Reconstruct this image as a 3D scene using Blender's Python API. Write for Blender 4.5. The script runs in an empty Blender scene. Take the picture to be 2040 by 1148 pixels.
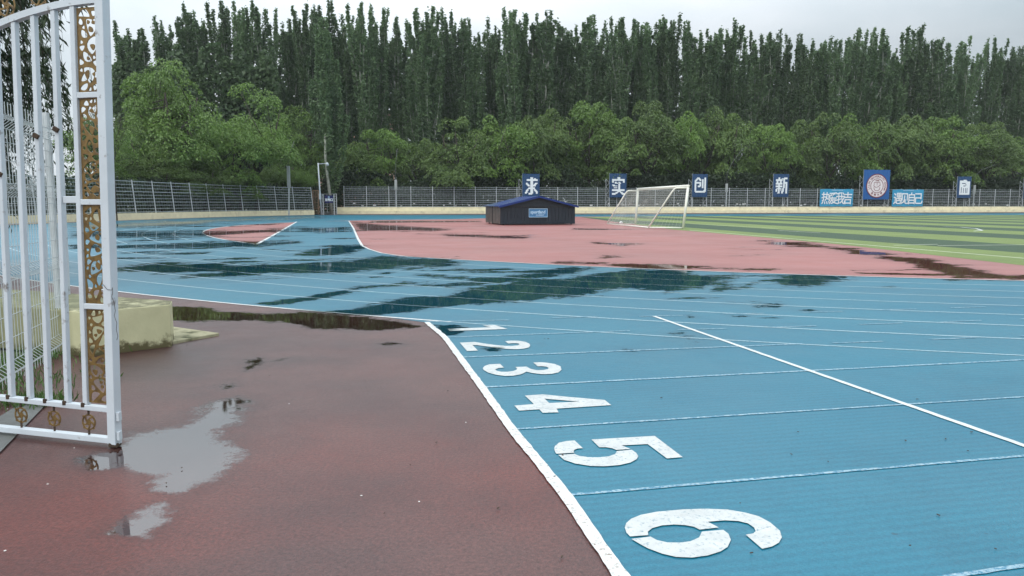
import bpy, bmesh, math, random
import numpy as np
from mathutils import Vector, Matrix, noise as mnoise
from mathutils.geometry import delaunay_2d_cdt
random.seed(7)
RAD = math.radians
scene = bpy.context.scene
COL = scene.collection

# ------------------------------------------------------------------ camera
CAM_H, F, PW, PH, HZ = 1.6, 1490.0, 2040.0, 1148.0, 406.0
PITCH = math.atan((PH/2-HZ)/F)
cam = bpy.data.cameras.new('camera')
cam.lens = 36*F/PW; cam.sensor_width = 36; cam.clip_start = 0.05; cam.clip_end = 2000
camo = bpy.data.objects.new('camera', cam); COL.objects.link(camo)
camo.location = (0, 0, CAM_H); camo.rotation_euler = (math.pi/2-PITCH, 0, 0)
scene.camera = camo

# ------------------------------------------------------------------ world and sun
SUN_EL, SUN_AZ = 48, 215
w = bpy.data.worlds.new("World"); scene.world = w; w.use_nodes = True
nt = w.node_tree; nt.nodes.clear()
def N(nt, typ, **kw):
    n = nt.nodes.new(typ)
    for k, v in kw.items():
        if k in n.inputs: n.inputs[k].default_value = v
        else: setattr(n, k, v)
    return n
out = N(nt, 'ShaderNodeOutputWorld'); bg = N(nt, 'ShaderNodeBackground', Strength=0.12)
sky = N(nt, 'ShaderNodeTexSky', sky_type='NISHITA'); sky.sun_disc = False
sky.sun_elevation = RAD(SUN_EL); sky.sun_rotation = RAD(SUN_AZ); sky.dust_density = 4
tc = N(nt, 'ShaderNodeTexCoord'); sep = N(nt, 'ShaderNodeSeparateXYZ')
nt.links.new(tc.outputs['Generated'], sep.inputs[0])
mp = N(nt, 'ShaderNodeMapping'); mp.inputs['Scale'].default_value = (1.0, 1.0, 2.6)
nt.links.new(tc.outputs['Generated'], mp.inputs[0])
cn = N(nt, 'ShaderNodeTexNoise', Scale=2.3, Detail=7.0, Roughness=0.5); nt.links.new(mp.outputs[0], cn.inputs['Vector'])
cr = N(nt, 'ShaderNodeValToRGB')
cr.color_ramp.elements[0].position = .32; cr.color_ramp.elements[0].color = (4.5, 5.3, 5.75, 1)
cr.color_ramp.elements[1].position = .66; cr.color_ramp.elements[1].color = (6.9, 7.25, 7.6, 1)
nt.links.new(cn.outputs['Fac'], cr.inputs[0])
el = N(nt, 'ShaderNodeMapRange'); el.inputs['From Min'].default_value = 0.18; el.inputs['From Max'].default_value = 0.42
el.inputs['To Min'].default_value = 0.76; el.inputs['To Max'].default_value = 1.75
nt.links.new(sep.outputs['Z'], el.inputs['Value'])
xg = N(nt, 'ShaderNodeMapRange'); xg.inputs['From Min'].default_value = -0.3; xg.inputs['From Max'].default_value = 0.7
xg.inputs['To Min'].default_value = 1.04; xg.inputs['To Max'].default_value = 0.72
nt.links.new(sep.outputs['X'], xg.inputs['Value'])
mul = N(nt, 'ShaderNodeMath', operation='MULTIPLY'); nt.links.new(el.outputs[0], mul.inputs[0]); nt.links.new(xg.outputs[0], mul.inputs[1])
vm = N(nt, 'ShaderNodeVectorMath', operation='SCALE'); nt.links.new(cr.outputs[0], vm.inputs[0]); nt.links.new(mul.outputs[0], vm.inputs['Scale'])
mx = N(nt, 'ShaderNodeMix', data_type='RGBA'); mx.inputs[0].default_value = 0.93
nt.links.new(sky.outputs[0], mx.inputs[6]); nt.links.new(vm.outputs[0], mx.inputs[7])
nt.links.new(mx.outputs[2], bg.inputs[0]); nt.links.new(bg.outputs[0], out.inputs[0])
sun = bpy.data.lights.new('sun', 'SUN'); sun.energy = 0.6; sun.angle = RAD(25); sun.color = (1, .97, .92)
so = bpy.data.objects.new('sun', sun); COL.objects.link(so)
sd = Vector((math.sin(RAD(SUN_AZ))*math.cos(RAD(SUN_EL)), math.cos(RAD(SUN_AZ))*math.cos(RAD(SUN_EL)), math.sin(RAD(SUN_EL))))
so.rotation_euler = sd.to_track_quat('Z', 'Y').to_euler(); so.location = (0, -5, 30)
scene.view_settings.view_transform = 'Standard'; scene.view_settings.look = 'None'
scene.view_settings.gamma = 1; scene.view_settings.exposure = 0.54
scene.cycles.max_bounces = 6; scene.cycles.diffuse_bounces = 3; scene.cycles.transparent_max_bounces = 8

# ------------------------------------------------------------------ survey helpers (photo pixel -> place in the world)
CP, SP = math.cos(PITCH), math.sin(PITCH)
def G(px, py, z=0.0):
    x, y = px-PW/2, py-PH/2
    dx, dy, dz = x, F*CP-y*SP, -F*SP-y*CP
    t = (z-CAM_H)/dz
    return Vector((dx*t, dy*t, z))
def V(px, py, Y):
    x, y = px-PW/2, py-PH/2
    dx, dy, dz = x, F*CP-y*SP, -F*SP-y*CP
    t = Y/dy
    return Vector((dx*t, Y, CAM_H+dz*t))
def proj(X, Y, Z=0.0):
    z = Z-CAM_H
    d = Y*CP - z*SP; u = Y*SP + z*CP
    return PW/2+F*X/d, PH/2-F*u/d

# ------------------------------------------------------------------ object helpers
def tag(o, label=None, cat=None, group=None, kind=None):
    if label: o['label'] = label
    if cat: o['category'] = cat
    if group: o['group'] = group
    if kind: o['kind'] = kind
    return o
def empty(name, loc=(0, 0, 0), rz=0, parent=None):
    o = bpy.data.objects.new(name, None); COL.objects.link(o); o.location = loc; o.rotation_euler = (0, 0, rz)
    o.empty_display_size = .2
    if parent: o.parent = parent
    return o
def mesh_obj(name, me, mat, parent=None):
    o = bpy.data.objects.new(name, me); COL.objects.link(o)
    if mat is not None and not me.materials:
        for m in (mat if isinstance(mat, (list, tuple)) else [mat]): me.materials.append(m)
    if parent: o.parent = parent
    return o
def copy_tree(o, parent=None):
    c = o.copy(); COL.objects.link(c)
    if parent: c.parent = parent
    for ch in list(o.children): copy_tree(ch, c)
    return c
class MB:
    def __init__(s): s.v = []; s.f = []
    def add(s, vs, fs):
        b = len(s.v); s.v += [tuple(v) for v in vs]; s.f += [tuple(b+i for i in f) for f in fs]; return s
    def box(s, x0, y0, z0, x1, y1, z1, m=None):
        vs = [Vector(p) for p in ((x0,y0,z0),(x1,y0,z0),(x1,y1,z0),(x0,y1,z0),(x0,y0,z1),(x1,y0,z1),(x1,y1,z1),(x0,y1,z1))]
        if m: vs = [m @ v for v in vs]
        return s.add(vs, [(0,3,2,1),(4,5,6,7),(0,1,5,4),(1,2,6,5),(2,3,7,6),(3,0,4,7)])
    def bar(s, a, b, w, h=None, up=(0,0,1)):
        a, b = Vector(a), Vector(b); h = h or w
        d = (b-a)
        if d.length < 1e-6: return s
        d.normalize(); u = Vector(up)
        if abs(d.dot(u)) > .98: u = Vector((0,1,0)) if abs(d.y) < .9 else Vector((1,0,0))
        sd_ = d.cross(u).normalized(); u = sd_.cross(d).normalized()
        vs = []
        for p in (a, b):
            for i, j in ((-1,-1),(1,-1),(1,1),(-1,1)): vs.append(p+sd_*i*w/2+u*j*h/2)
        return s.add(vs, [(0,3,2,1),(4,5,6,7),(0,1,5,4),(1,2,6,5),(2,3,7,6),(3,0,4,7)])
    def tube(s, pts, r, n=8, cap=True):
        pts = [Vector(p) for p in pts]; rs = r if isinstance(r, (list, tuple)) else [r]*len(pts)
        rings = []; prev = None
        for i, p in enumerate(pts):
            d = (pts[min(i+1, len(pts)-1)]-pts[max(i-1, 0)]).normalized()
            if prev is None:
                u = Vector((1,0,0)) if abs(d.x) < .8 else Vector((0,1,0))
            else: u = prev
            u = (u-d*u.dot(d)).normalized(); prev = u; q = d.cross(u)
            rings.append([p+(u*math.cos(2*math.pi*k/n)+q*math.sin(2*math.pi*k/n))*rs[i] for k in range(n)])
        vs = [v for r_ in rings for v in r_]; fs = []
        for i in range(len(rings)-1):
            for k in range(n):
                a = i*n+k; b = i*n+(k+1) % n; fs.append((a, b, b+n, a+n))
        if cap: fs.append(tuple(range(n-1, -1, -1))); fs.append(tuple((len(rings)-1)*n+k for k in range(n)))
        return s.add(vs, fs)
    def prism(s, poly, z0, z1):
        n = len(poly); vs = [(x, y, z0) for x, y in poly]+[(x, y, z1) for x, y in poly]
        fs = [tuple(range(n-1, -1, -1)), tuple(range(n, 2*n))]+[(i, (i+1) % n, (i+1) % n+n, i+n) for i in range(n)]
        return s.add(vs, fs)
    def build(s, name, mat, parent=None, smooth=False, bevel=0):
        me = bpy.data.meshes.new(name); me.from_pydata(s.v, [], s.f); me.update()
        if smooth:
            me.polygons.foreach_set('use_smooth', [True]*len(me.polygons))
        o = mesh_obj(name, me, mat, parent)
        if bevel:
            md = o.modifiers.new('bevel', 'BEVEL'); md.width = bevel; md.segments = 2; md.limit_method = 'ANGLE'
        return o

# ------------------------------------------------------------------ materials
def newmat(name):
    m = bpy.data.materials.new(name); m.use_nodes = True; t = m.node_tree; t.nodes.clear()
    o = N(t, 'ShaderNodeOutputMaterial'); p = N(t, 'ShaderNodeBsdfPrincipled'); t.links.new(p.outputs[0], o.inputs[0])
    return m, t, p, o
def L(t, a, b): t.links.new(a, b)
def noise(t, scale, detail=4, rough=.55, vec=None, dist=0.0):
    n = N(t, 'ShaderNodeTexNoise', Scale=scale, Detail=detail, Roughness=rough, Distortion=dist)
    if vec is not None: L(t, vec, n.inputs['Vector'])
    return n.outputs['Fac']
def ramp(t, src, a, b, ca, cb):
    r = N(t, 'ShaderNodeValToRGB'); e = r.color_ramp.elements
    e[0].position = a; e[1].position = b; e[0].color = (*ca, 1); e[1].color = (*cb, 1); L(t, src, r.inputs[0]); return r.outputs[0]
def maprange(t, src, a, b, c, d):
    r = N(t, 'ShaderNodeMapRange'); L(t, src, r.inputs['Value'])
    for k, v in zip(('From Min','From Max','To Min','To Max'), (a, b, c, d)): r.inputs[k].default_value = v
    return r.outputs[0]
def math_(t, op, a, b):
    n = N(t, 'ShaderNodeMath', operation=op)
    for i, x in enumerate((a, b)):
        if isinstance(x, (int, float)): n.inputs[i].default_value = x
        else: L(t, x, n.inputs[i])
    return n.outputs[0]
def mixc(t, fac, a, b, blend='MIX'):
    n = N(t, 'ShaderNodeMix', data_type='RGBA', blend_type=blend)
    if isinstance(fac, (int, float)): n.inputs[0].default_value = fac
    else: L(t, fac, n.inputs[0])
    for i, x in ((6, a), (7, b)):
        if isinstance(x, tuple): n.inputs[i].default_value = (*x, 1)
        else: L(t, x, n.inputs[i])
    return n.outputs[2]
def bump(t, src, strength, dist=.01, prev=None):
    b = N(t, 'ShaderNodeBump', Strength=strength, Distance=dist); L(t, src, b.inputs['Height'])
    if prev is not None: L(t, prev, b.inputs['Normal'])
    return b.outputs[0]
def coords(t): return N(t, 'ShaderNodeTexCoord').outputs['Object']
def geopos(t): return N(t, 'ShaderNodeNewGeometry').outputs['Position']

def simple(name, col, rough=.5, metal=0.0, var=.12, scale=6.0, bmp=0.0, dirt=None, dirtscale=3.0, dirtlo=.55, dirthi=.75):
    m, t, p, o = newmat(name); c = coords(t)
    f = noise(t, scale, 5, .6, c)
    lo = tuple(x*(1-var) for x in col); hi = tuple(min(1, x*(1+var)) for x in col)
    cc = ramp(t, f, .3, .7, lo, hi)
    if dirt:
        f2 = maprange(t, noise(t, dirtscale, 8, .65, c), dirtlo, dirthi, 0, 1); cc = mixc(t, f2, cc, dirt)
    L(t, cc, p.inputs['Base Color']); p.inputs['Roughness'].default_value = rough; p.inputs['Metallic'].default_value = metal
    if bmp: L(t, bump(t, noise(t, scale*6, 5, .6, c), bmp), p.inputs['Normal'])
    return m

def wet_mat(name, base_fn, rough, bump_fn, film=.35, wetdark=.35, pn=1.0, spec=.5, pool=(.5, .5, .5)):
    """rubber / asphalt with a point attribute 'wet' that says where the rain stands on it"""
    m, t, p, o = newmat(name); pos = geopos(t)
    base = base_fn(t, pos)
    at = N(t, 'ShaderNodeAttribute', attribute_name='wet').outputs['Fac']
    mpn = N(t, 'ShaderNodeMapping', vector_type='TEXTURE'); mpn.inputs['Rotation'].default_value = (0, 0, RAD(62 if 'blue' in name else 20)); mpn.inputs['Scale'].default_value = (2.6, 1, 1) if 'worn' not in name else (1.3, 1, 1); L(t, pos, mpn.inputs[0])
    n1 = noise(t, 1.5*pn, 9, .66, mpn.outputs[0], .4); n2 = noise(t, 9.0*pn, 6, .7, pos)
    s = math_(t, 'ADD', at, math_(t, 'MULTIPLY', math_(t, 'SUBTRACT', n1, .5), 1.3))
    s = math_(t, 'ADD', s, math_(t, 'MULTIPLY', math_(t, 'SUBTRACT', n2, .5), .75))
    if 'worn' in name: s = math_(t, 'ADD', s, math_(t, 'MULTIPLY', math_(t, 'SUBTRACT', noise(t, 42, 4, .8, pos), .5), .55))
    else:
        mps = N(t, 'ShaderNodeMapping'); mps.inputs['Scale'].default_value = (.16, 1, 1); L(t, pos, mps.inputs[0])
        s = math_(t, 'ADD', s, math_(t, 'MULTIPLY', math_(t, 'SUBTRACT', noise(t, 1.7, 6, .7, mps.outputs[0]), .5), .9))
    pud = maprange(t, s, .43, .64, 0, 1) if 'worn' in name else maprange(t, s, .40, .56, 0, 1)
    damp = maprange(t, s, .05, .6, 0, 1)
    dcol = mixc(t, math_(t, 'MULTIPLY', damp, .75 if 'worn' in name else .45), base, mixc(t, 1.0, base, (.55, .55, .58), 'MULTIPLY'))
    L(t, mixc(t, pud, dcol, mixc(t, 1.0, base, tuple([wetdark*k*2 for k in pool]), 'MULTIPLY')), p.inputs['Base Color'])
    rn = noise(t, .7*pn, 7, .65, pos)
    r0 = maprange(t, rn, .3, .7, rough*.78, rough*1.22)
    L(t, maprange(t, pud, 0, 1, 1, 0) if False else math_(t, 'ADD', math_(t, 'MULTIPLY', r0, math_(t, 'SUBTRACT', 1.0, pud)), math_(t, 'MULTIPLY', pud, .5)), p.inputs['Roughness'])
    L(t, math_(t,'MULTIPLY', math_(t,'SUBTRACT',1.0,pud), spec), p.inputs['Specular IOR Level'])
    p.inputs['Coat IOR'].default_value = 2.0 if name.startswith('worn') else 1.4
    L(t, maprange(t, pud, 0, 1, film, 1 if name.startswith('worn') else .72), p.inputs['Coat Weight']); L(t, maprange(t, pud, 0, 1, .26, .03), p.inputs['Coat Roughness'])
    nrm = bump_fn(t, pos)
    L(t, nrm, p.inputs['Normal'])
    return m

def red_near(t, pos):
    a = ramp(t, noise(t, 48, 6, .9, pos), .37, .65, (.036, .016, .015), (.185, .084, .074))
    b = ramp(t, noise(t, .55, 6, .6, pos), .32, .68, (.55, .5, .55), (1.15, 1.0, .96))
    c = mixc(t, 1.0, a, b, 'MULTIPLY')
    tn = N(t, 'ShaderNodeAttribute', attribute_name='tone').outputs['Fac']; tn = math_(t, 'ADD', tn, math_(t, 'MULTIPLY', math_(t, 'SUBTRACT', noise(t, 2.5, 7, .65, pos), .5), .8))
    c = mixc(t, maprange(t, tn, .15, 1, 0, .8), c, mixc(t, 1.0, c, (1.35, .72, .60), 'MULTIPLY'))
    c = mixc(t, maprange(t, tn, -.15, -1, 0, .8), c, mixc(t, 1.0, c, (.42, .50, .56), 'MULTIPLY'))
    sp = maprange(t, noise(t, 14, 2, .5, pos), .74, .78, 0, .5)
    return mixc(t, sp, c, (.04, .03, .025))
def bump_near(t, pos):
    b = bump(t, noise(t, 110, 3, .7, pos), .6, .005)
    return bump(t, noise(t, 34, 4, .75, pos), .6, .010, b)
def pink(t, pos):
    a = ramp(t, noise(t, 22, 4, .7, pos), .3, .7, (.275, .098, .090), (.385, .150, .138))
    b = ramp(t, noise(t, .16, 5, .55, pos), .3, .7, (.86, .84, .84), (1.1, 1.04, 1.02))
    return mixc(t, 1.0, a, b, 'MULTIPLY')
def bump_far(t, pos): return bump(t, noise(t, 60, 3, .7, pos), .5, .004)
def blue(t, pos):
    a = ramp(t, noise(t, 45, 4, .85, pos), .36, .64, (.007, .130, .200), (.016, .175, .262))
    b = ramp(t, noise(t, .3, 6, .6, pos), .3, .7, (.82, .87, .9), (1.12, 1.08, 1.05))
    c = mixc(t, 1.0, a, b, 'MULTIPLY')
    # laying ridges: faint bands running along the straight
    mp = N(t, 'ShaderNodeMapping'); mp.inputs['Rotation'].default_value = (0, 0, RAD(-12.3)); L(t, pos, mp.inputs[0])
    wv = N(t, 'ShaderNodeTexWave', wave_type='BANDS', bands_direction='Y', Scale=4.2, Distortion=1.6, Detail=3.0); wv.inputs['Detail Scale'].default_value = 1.6
    L(t, mp.outputs[0], wv.inputs[0])
    c = mixc(t, .8, c, mixc(t, 1.0, c, ramp(t, wv.outputs['Fac'], 0, 1, (.86, .89, .91), (1.09, 1.07, 1.05)), 'MULTIPLY'))
    sp = maprange(t, noise(t, 11, 2, .5, pos), .755, .78, 0, .6)
    return mixc(t, sp, c, (.02, .06, .09))
def bump_blue(t, pos):
    ck = N(t, 'ShaderNodeMapping'); ck.inputs['Rotation'].default_value = (0, 0, RAD(-12.3)); L(t, pos, ck.inputs[0])
    v = N(t, 'ShaderNodeTexVoronoi', Scale=95.0); L(t, ck.outputs[0], v.inputs['Vector'])
    b = bump(t, v.outputs['Distance'], .35, .003)
    return bump(t, noise(t, 5, 4, .5, pos), .05, .02, b)
M = {}
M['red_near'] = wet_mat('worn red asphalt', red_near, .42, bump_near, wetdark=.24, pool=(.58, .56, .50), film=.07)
M['pink'] = wet_mat('red infield rubber', pink, .55, bump_far, wetdark=.22, pn=.5, film=.2)
M['blue'] = wet_mat('blue running track rubber', blue, .43, bump_blue, wetdark=.26, pn=.6, film=.10, spec=.36)
def grass_base(t, pos):
    # striped artificial turf: bands parallel to the goal line, 4 m each
    sx = N(t, 'ShaderNodeSeparateXYZ'); L(t, pos, sx.inputs[0])
    s = math_(t, 'ADD', math_(t, 'MULTIPLY', sx.outputs['X'], .983), math_(t, 'MULTIPLY', sx.outputs['Y'], .183))
    s = math_(t, 'DIVIDE', math_(t, 'SUBTRACT', s, 20.8), 8.1)
    fr = math_(t, 'FRACT', s, 0)
    k = maprange(t, fr, .497, .503, 0, 1)
    dark = ramp(t, noise(t, 30, 4, .7, pos), .3, .7, (.026, .062, .030), (.042, .085, .040))
    light = ramp(t, noise(t, 30, 4, .7, pos), .3, .7, (.135, .190, .050), (.185, .250, .072))
    c = mixc(t, k, dark, light)
    e = math_(t, 'LESS_THAN', s, 0)
    c = mixc(t, e, c, light)
    return mixc(t, 1.0, c, ramp(t, noise(t, .5, 5, .6, pos), .3, .7, (.85, .85, .85), (1.12, 1.1, 1.05)), 'MULTIPLY')
m, t, p, o = newmat('striped artificial turf'); pos = geopos(t); L(t, grass_base(t, pos), p.inputs['Base Color']); p.inputs['Roughness'].default_value = .75
L(t, bump(t, noise(t, 90, 3, .7, pos), .8, .02), p.inputs['Normal']); M['turf'] = m
m, t, p, o = newmat('soil and leaf litter'); pos = geopos(t)
L(t, mixc(t, noise(t, .8, 6, .6, pos), ramp(t, noise(t, 9, 6, .7, pos), .3, .7, (.03, .024, .016), (.10, .08, .05)), (.035, .06, .02)), p.inputs['Base Color'])
p.inputs['Roughness'].default_value = .9; M['soil'] = m
def paint(name, worn, col=(.70, .73, .72), under=(.04, .19, .30)):
    m, t, p, o = newmat(name); pos = geopos(t)
    a = ramp(t, noise(t, 6, 7, .65, pos), .35, .7, tuple(x*.8 for x in col), col)
    b = maprange(t, noise(t, 38, 6, .75, pos), .62-worn, .70-worn*.8, 0, 1)
    d = maprange(t, noise(t, 17, 8, .8, pos), .52, .72, 0, .5)
    a = mixc(t, d, a, (.28, .27, .25))
    base = mixc(t, b, a, under)
    at = N(t, 'ShaderNodeAttribute', attribute_name='wet').outputs['Fac']
    s = math_(t, 'ADD', at, math_(t, 'MULTIPLY', math_(t, 'SUBTRACT', noise(t, .54, 9, .62, pos, .6), .5), 1.1))
    pud = maprange(t, s, .45, .62, 0, 1)
    L(t, mixc(t, pud, base, mixc(t, 1.0, base, (.35, .42, .42), 'MULTIPLY')), p.inputs['Base Color'])
    p.inputs['Roughness'].default_value = .45
    p.inputs['Coat IOR'].default_value = 1.33; L(t, pud, p.inputs['Coat Weight'])
    L(t, bump(t, noise(t, 100, 3, .7, pos), .4, .003), p.inputs['Normal'])
    return m
M['paint'] = paint('white line paint', .0)
M['paint_soft'] = paint('faded lane paint', .17, (.34, .50, .58))
M['paint_lane'] = paint('lane paint', .10, (.36, .52, .58))
M['paint_worn'] = paint('scuffed border paint', .07, (.74, .74, .72), (.25, .20, .16))
M['paint_num'] = paint('lane number paint', .07, (.60, .62, .61), (.22, .30, .34))
M['paint_turf'] = simple('turf line paint', (.62, .66, .50), .7)
M['cream'] = simple('cream wall paint', (.80, .73, .50), .7, var=.10, scale=1.3, dirt=(.38, .33, .20), dirtscale=1.1, dirtlo=.56, dirthi=.82, bmp=.1)
M['galv'] = simple('galvanised steel', (.56, .59, .60), .45, .35, var=.18, scale=5)
M['arm_grey'] = simple('weathered grey arm', (.16, .17, .17), .6)
M['rail'] = simple('grey fence rail', (.38, .42, .43), .5, .2, var=.2, scale=3)
M['white_metal'] = simple('white painted steel', (.56, .61, .65), .38, 0, var=.06, scale=4, dirt=(.16, .13, .11), dirtscale=9, dirtlo=.61, dirthi=.72)
M['wire_white'] = simple('white mesh wire', (.48, .53, .54), .4, 0, var=.08)
M['rust'] = simple('rust', (.055, .035, .022), .85, var=.4, scale=40)
m, t, p, o = newmat('worn gold plate'); c = coords(t)
L(t, mixc(t, maprange(t, noise(t, 22, 8, .7, c), .45, .68, 0, 1), (.21, .130, .040), (.085, .050, .022)), p.inputs['Base Color'])
p.inputs['Roughness'].default_value = .42; p.inputs['Metallic'].default_value = .35; M['gold'] = m
M['navy'] = simple('navy corrugated sheet', (.014, .060, .155), .4, .0, var=.15)
M['royal'] = simple('bright blue corrugated sheet', (.012, .105, .33), .4, .0, var=.12)
M['glyph'] = simple('white glyph', (.80, .84, .86), .5, var=.03)
M['banner'] = simple('blue banner cloth', (.035, .31, .52), .6, var=.15, scale=1.2)
M['maroon'] = simple('maroon ring', (.20, .015, .025), .5)
M['emb_white'] = simple('emblem white', (.80, .74, .74), .5, var=.03)
m, t, p, o = newmat('dark shed cladding'); c = coords(t)
L(t, ramp(t, noise(t, 2.2, 6, .65, c), .3, .7, (.006, .013, .022), (.013, .024, .036)), p.inputs['Base Color']); p.inputs['Roughness'].default_value = .42; M['shed'] = m
m, t, p, o = newmat('shed end sheet'); c = coords(t); sx = N(t, 'ShaderNodeSeparateXYZ'); L(t, c, sx.inputs[0])
L(t, ramp(t, noise(t, 3.5, 7, .7, c), .35, .68, (.025, .025, .030), (.16, .14, .12)), p.inputs['Base Color']); p.inputs['Roughness'].default_value = .35; M['shed_end'] = m
m, t, p, o = newmat('blue tile roof sheet'); c = coords(t)
L(t, mixc(t, maprange(t, noise(t, .9, 5, .6, c), .45, .6, 0, 1), (.010, .045, .22), (.09, .13, .18)), p.inputs['Base Color']); p.inputs['Roughness'].default_value = .3; M['roof'] = m
M['roof_trim'] = simple('blue roof edge', (.008, .030, .16), .35)
M['signblue'] = simple('sign blue', (.05, .19, .38), .4)
M['signpale'] = simple('sign pale', (.42, .62, .78), .5)
M['signnavy'] = simple('gate sign navy', (.012, .018, .11), .4)
M['goal'] = simple('white goal tube', (.78, .78, .70), .45, var=.05)
M['net'] = simple('goal net cord', (.55, .56, .52), .8)
M['grey_box'] = simple('grey sheet box', (.36, .38, .37), .5, var=.1)
M['concrete'] = simple('mossy concrete', (.42, .39, .25), .85, var=.2, scale=5, dirt=(.07, .075, .03), dirtscale=5, dirtlo=.42, dirthi=.66, bmp=.4)
M['kerb'] = simple('grey kerb concrete', (.12, .125, .12), .7, var=.2, scale=5, bmp=.3, dirt=(.08, .09, .05))
M['brickpink'] = simple('pink apartment wall', (.55, .33, .27), .8, var=.1, scale=.6)
M['winglass'] = simple('window glass', (.05, .07, .08), .15)
M['brown_iron'] = simple('brown iron gate', (.30, .19, .12), .6, var=.2)
M['ball'] = simple('white ball', (.75, .75, .72), .4)
M['black'] = simple('black rubber', (.02, .02, .02), .6)
M['litter'] = simple('white litter', (.75, .75, .73), .6)
M['poplar_bark'] = simple('pale poplar bark', (.30, .31, .26), .8, var=.35, scale=2.5)
M['bark'] = simple('dark bark', (.045, .036, .028), .85, var=.3, scale=3)
def leafmat(name, lo, hi, sc=.35, trans=.22):
    m, t, p, o = newmat(name); c = coords(t)
    oi = N(t, 'ShaderNodeObjectInfo')
    g = noise(t, sc, 4, .6, c); g2 = noise(t, 6, 2, .5, c)
    k = math_(t, 'ADD', math_(t, 'MULTIPLY', g, .6), math_(t, 'MULTIPLY', g2, .4))
    cc = ramp(t, k, .33, .67, lo, hi)
    v = maprange(t, oi.outputs['Random'], 0, 1, .78, 1.22)
    vmn = N(t, 'ShaderNodeVectorMath', operation='SCALE'); L(t, cc, vmn.inputs[0]); L(t, v, vmn.inputs['Scale'])
    L(t, vmn.outputs[0], p.inputs['Base Color']); p.inputs['Roughness'].default_value = .5
    tr = N(t, 'ShaderNodeBsdfTranslucent'); L(t, vmn.outputs[0], tr.inputs[0])
    ms = N(t, 'ShaderNodeMixShader'); ms.inputs[0].default_value = trans
    L(t, p.outputs[0], ms.inputs[1]); L(t, tr.outputs[0], ms.inputs[2]); L(t, ms.outputs[0], o.inputs[0])
    return m
M['leaf_poplar'] = leafmat('poplar leaves', (.076, .138, .066), (.175, .262, .118), .35, .42)
M['leaf_green'] = leafmat('fresh green leaves', (.078, .155, .030), (.200, .325, .064))
M['leaf_mid'] = leafmat('mid green leaves', (.062, .115, .030), (.165, .25, .062))
M['leaf_bright'] = leafmat('bright shrub leaves', (.09, .17, .03), (.17, .28, .06))
M['leaf_dark'] = leafmat('dark hedge leaves', (.022, .042, .020), (.050, .080, .034))
M['leaf_willow'] = leafmat('dark willow leaves', (.022, .040, .018), (.050, .078, .030))
M['grass'] = leafmat('grass blades', (.04, .09, .02), (.10, .19, .04), 3)

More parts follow.
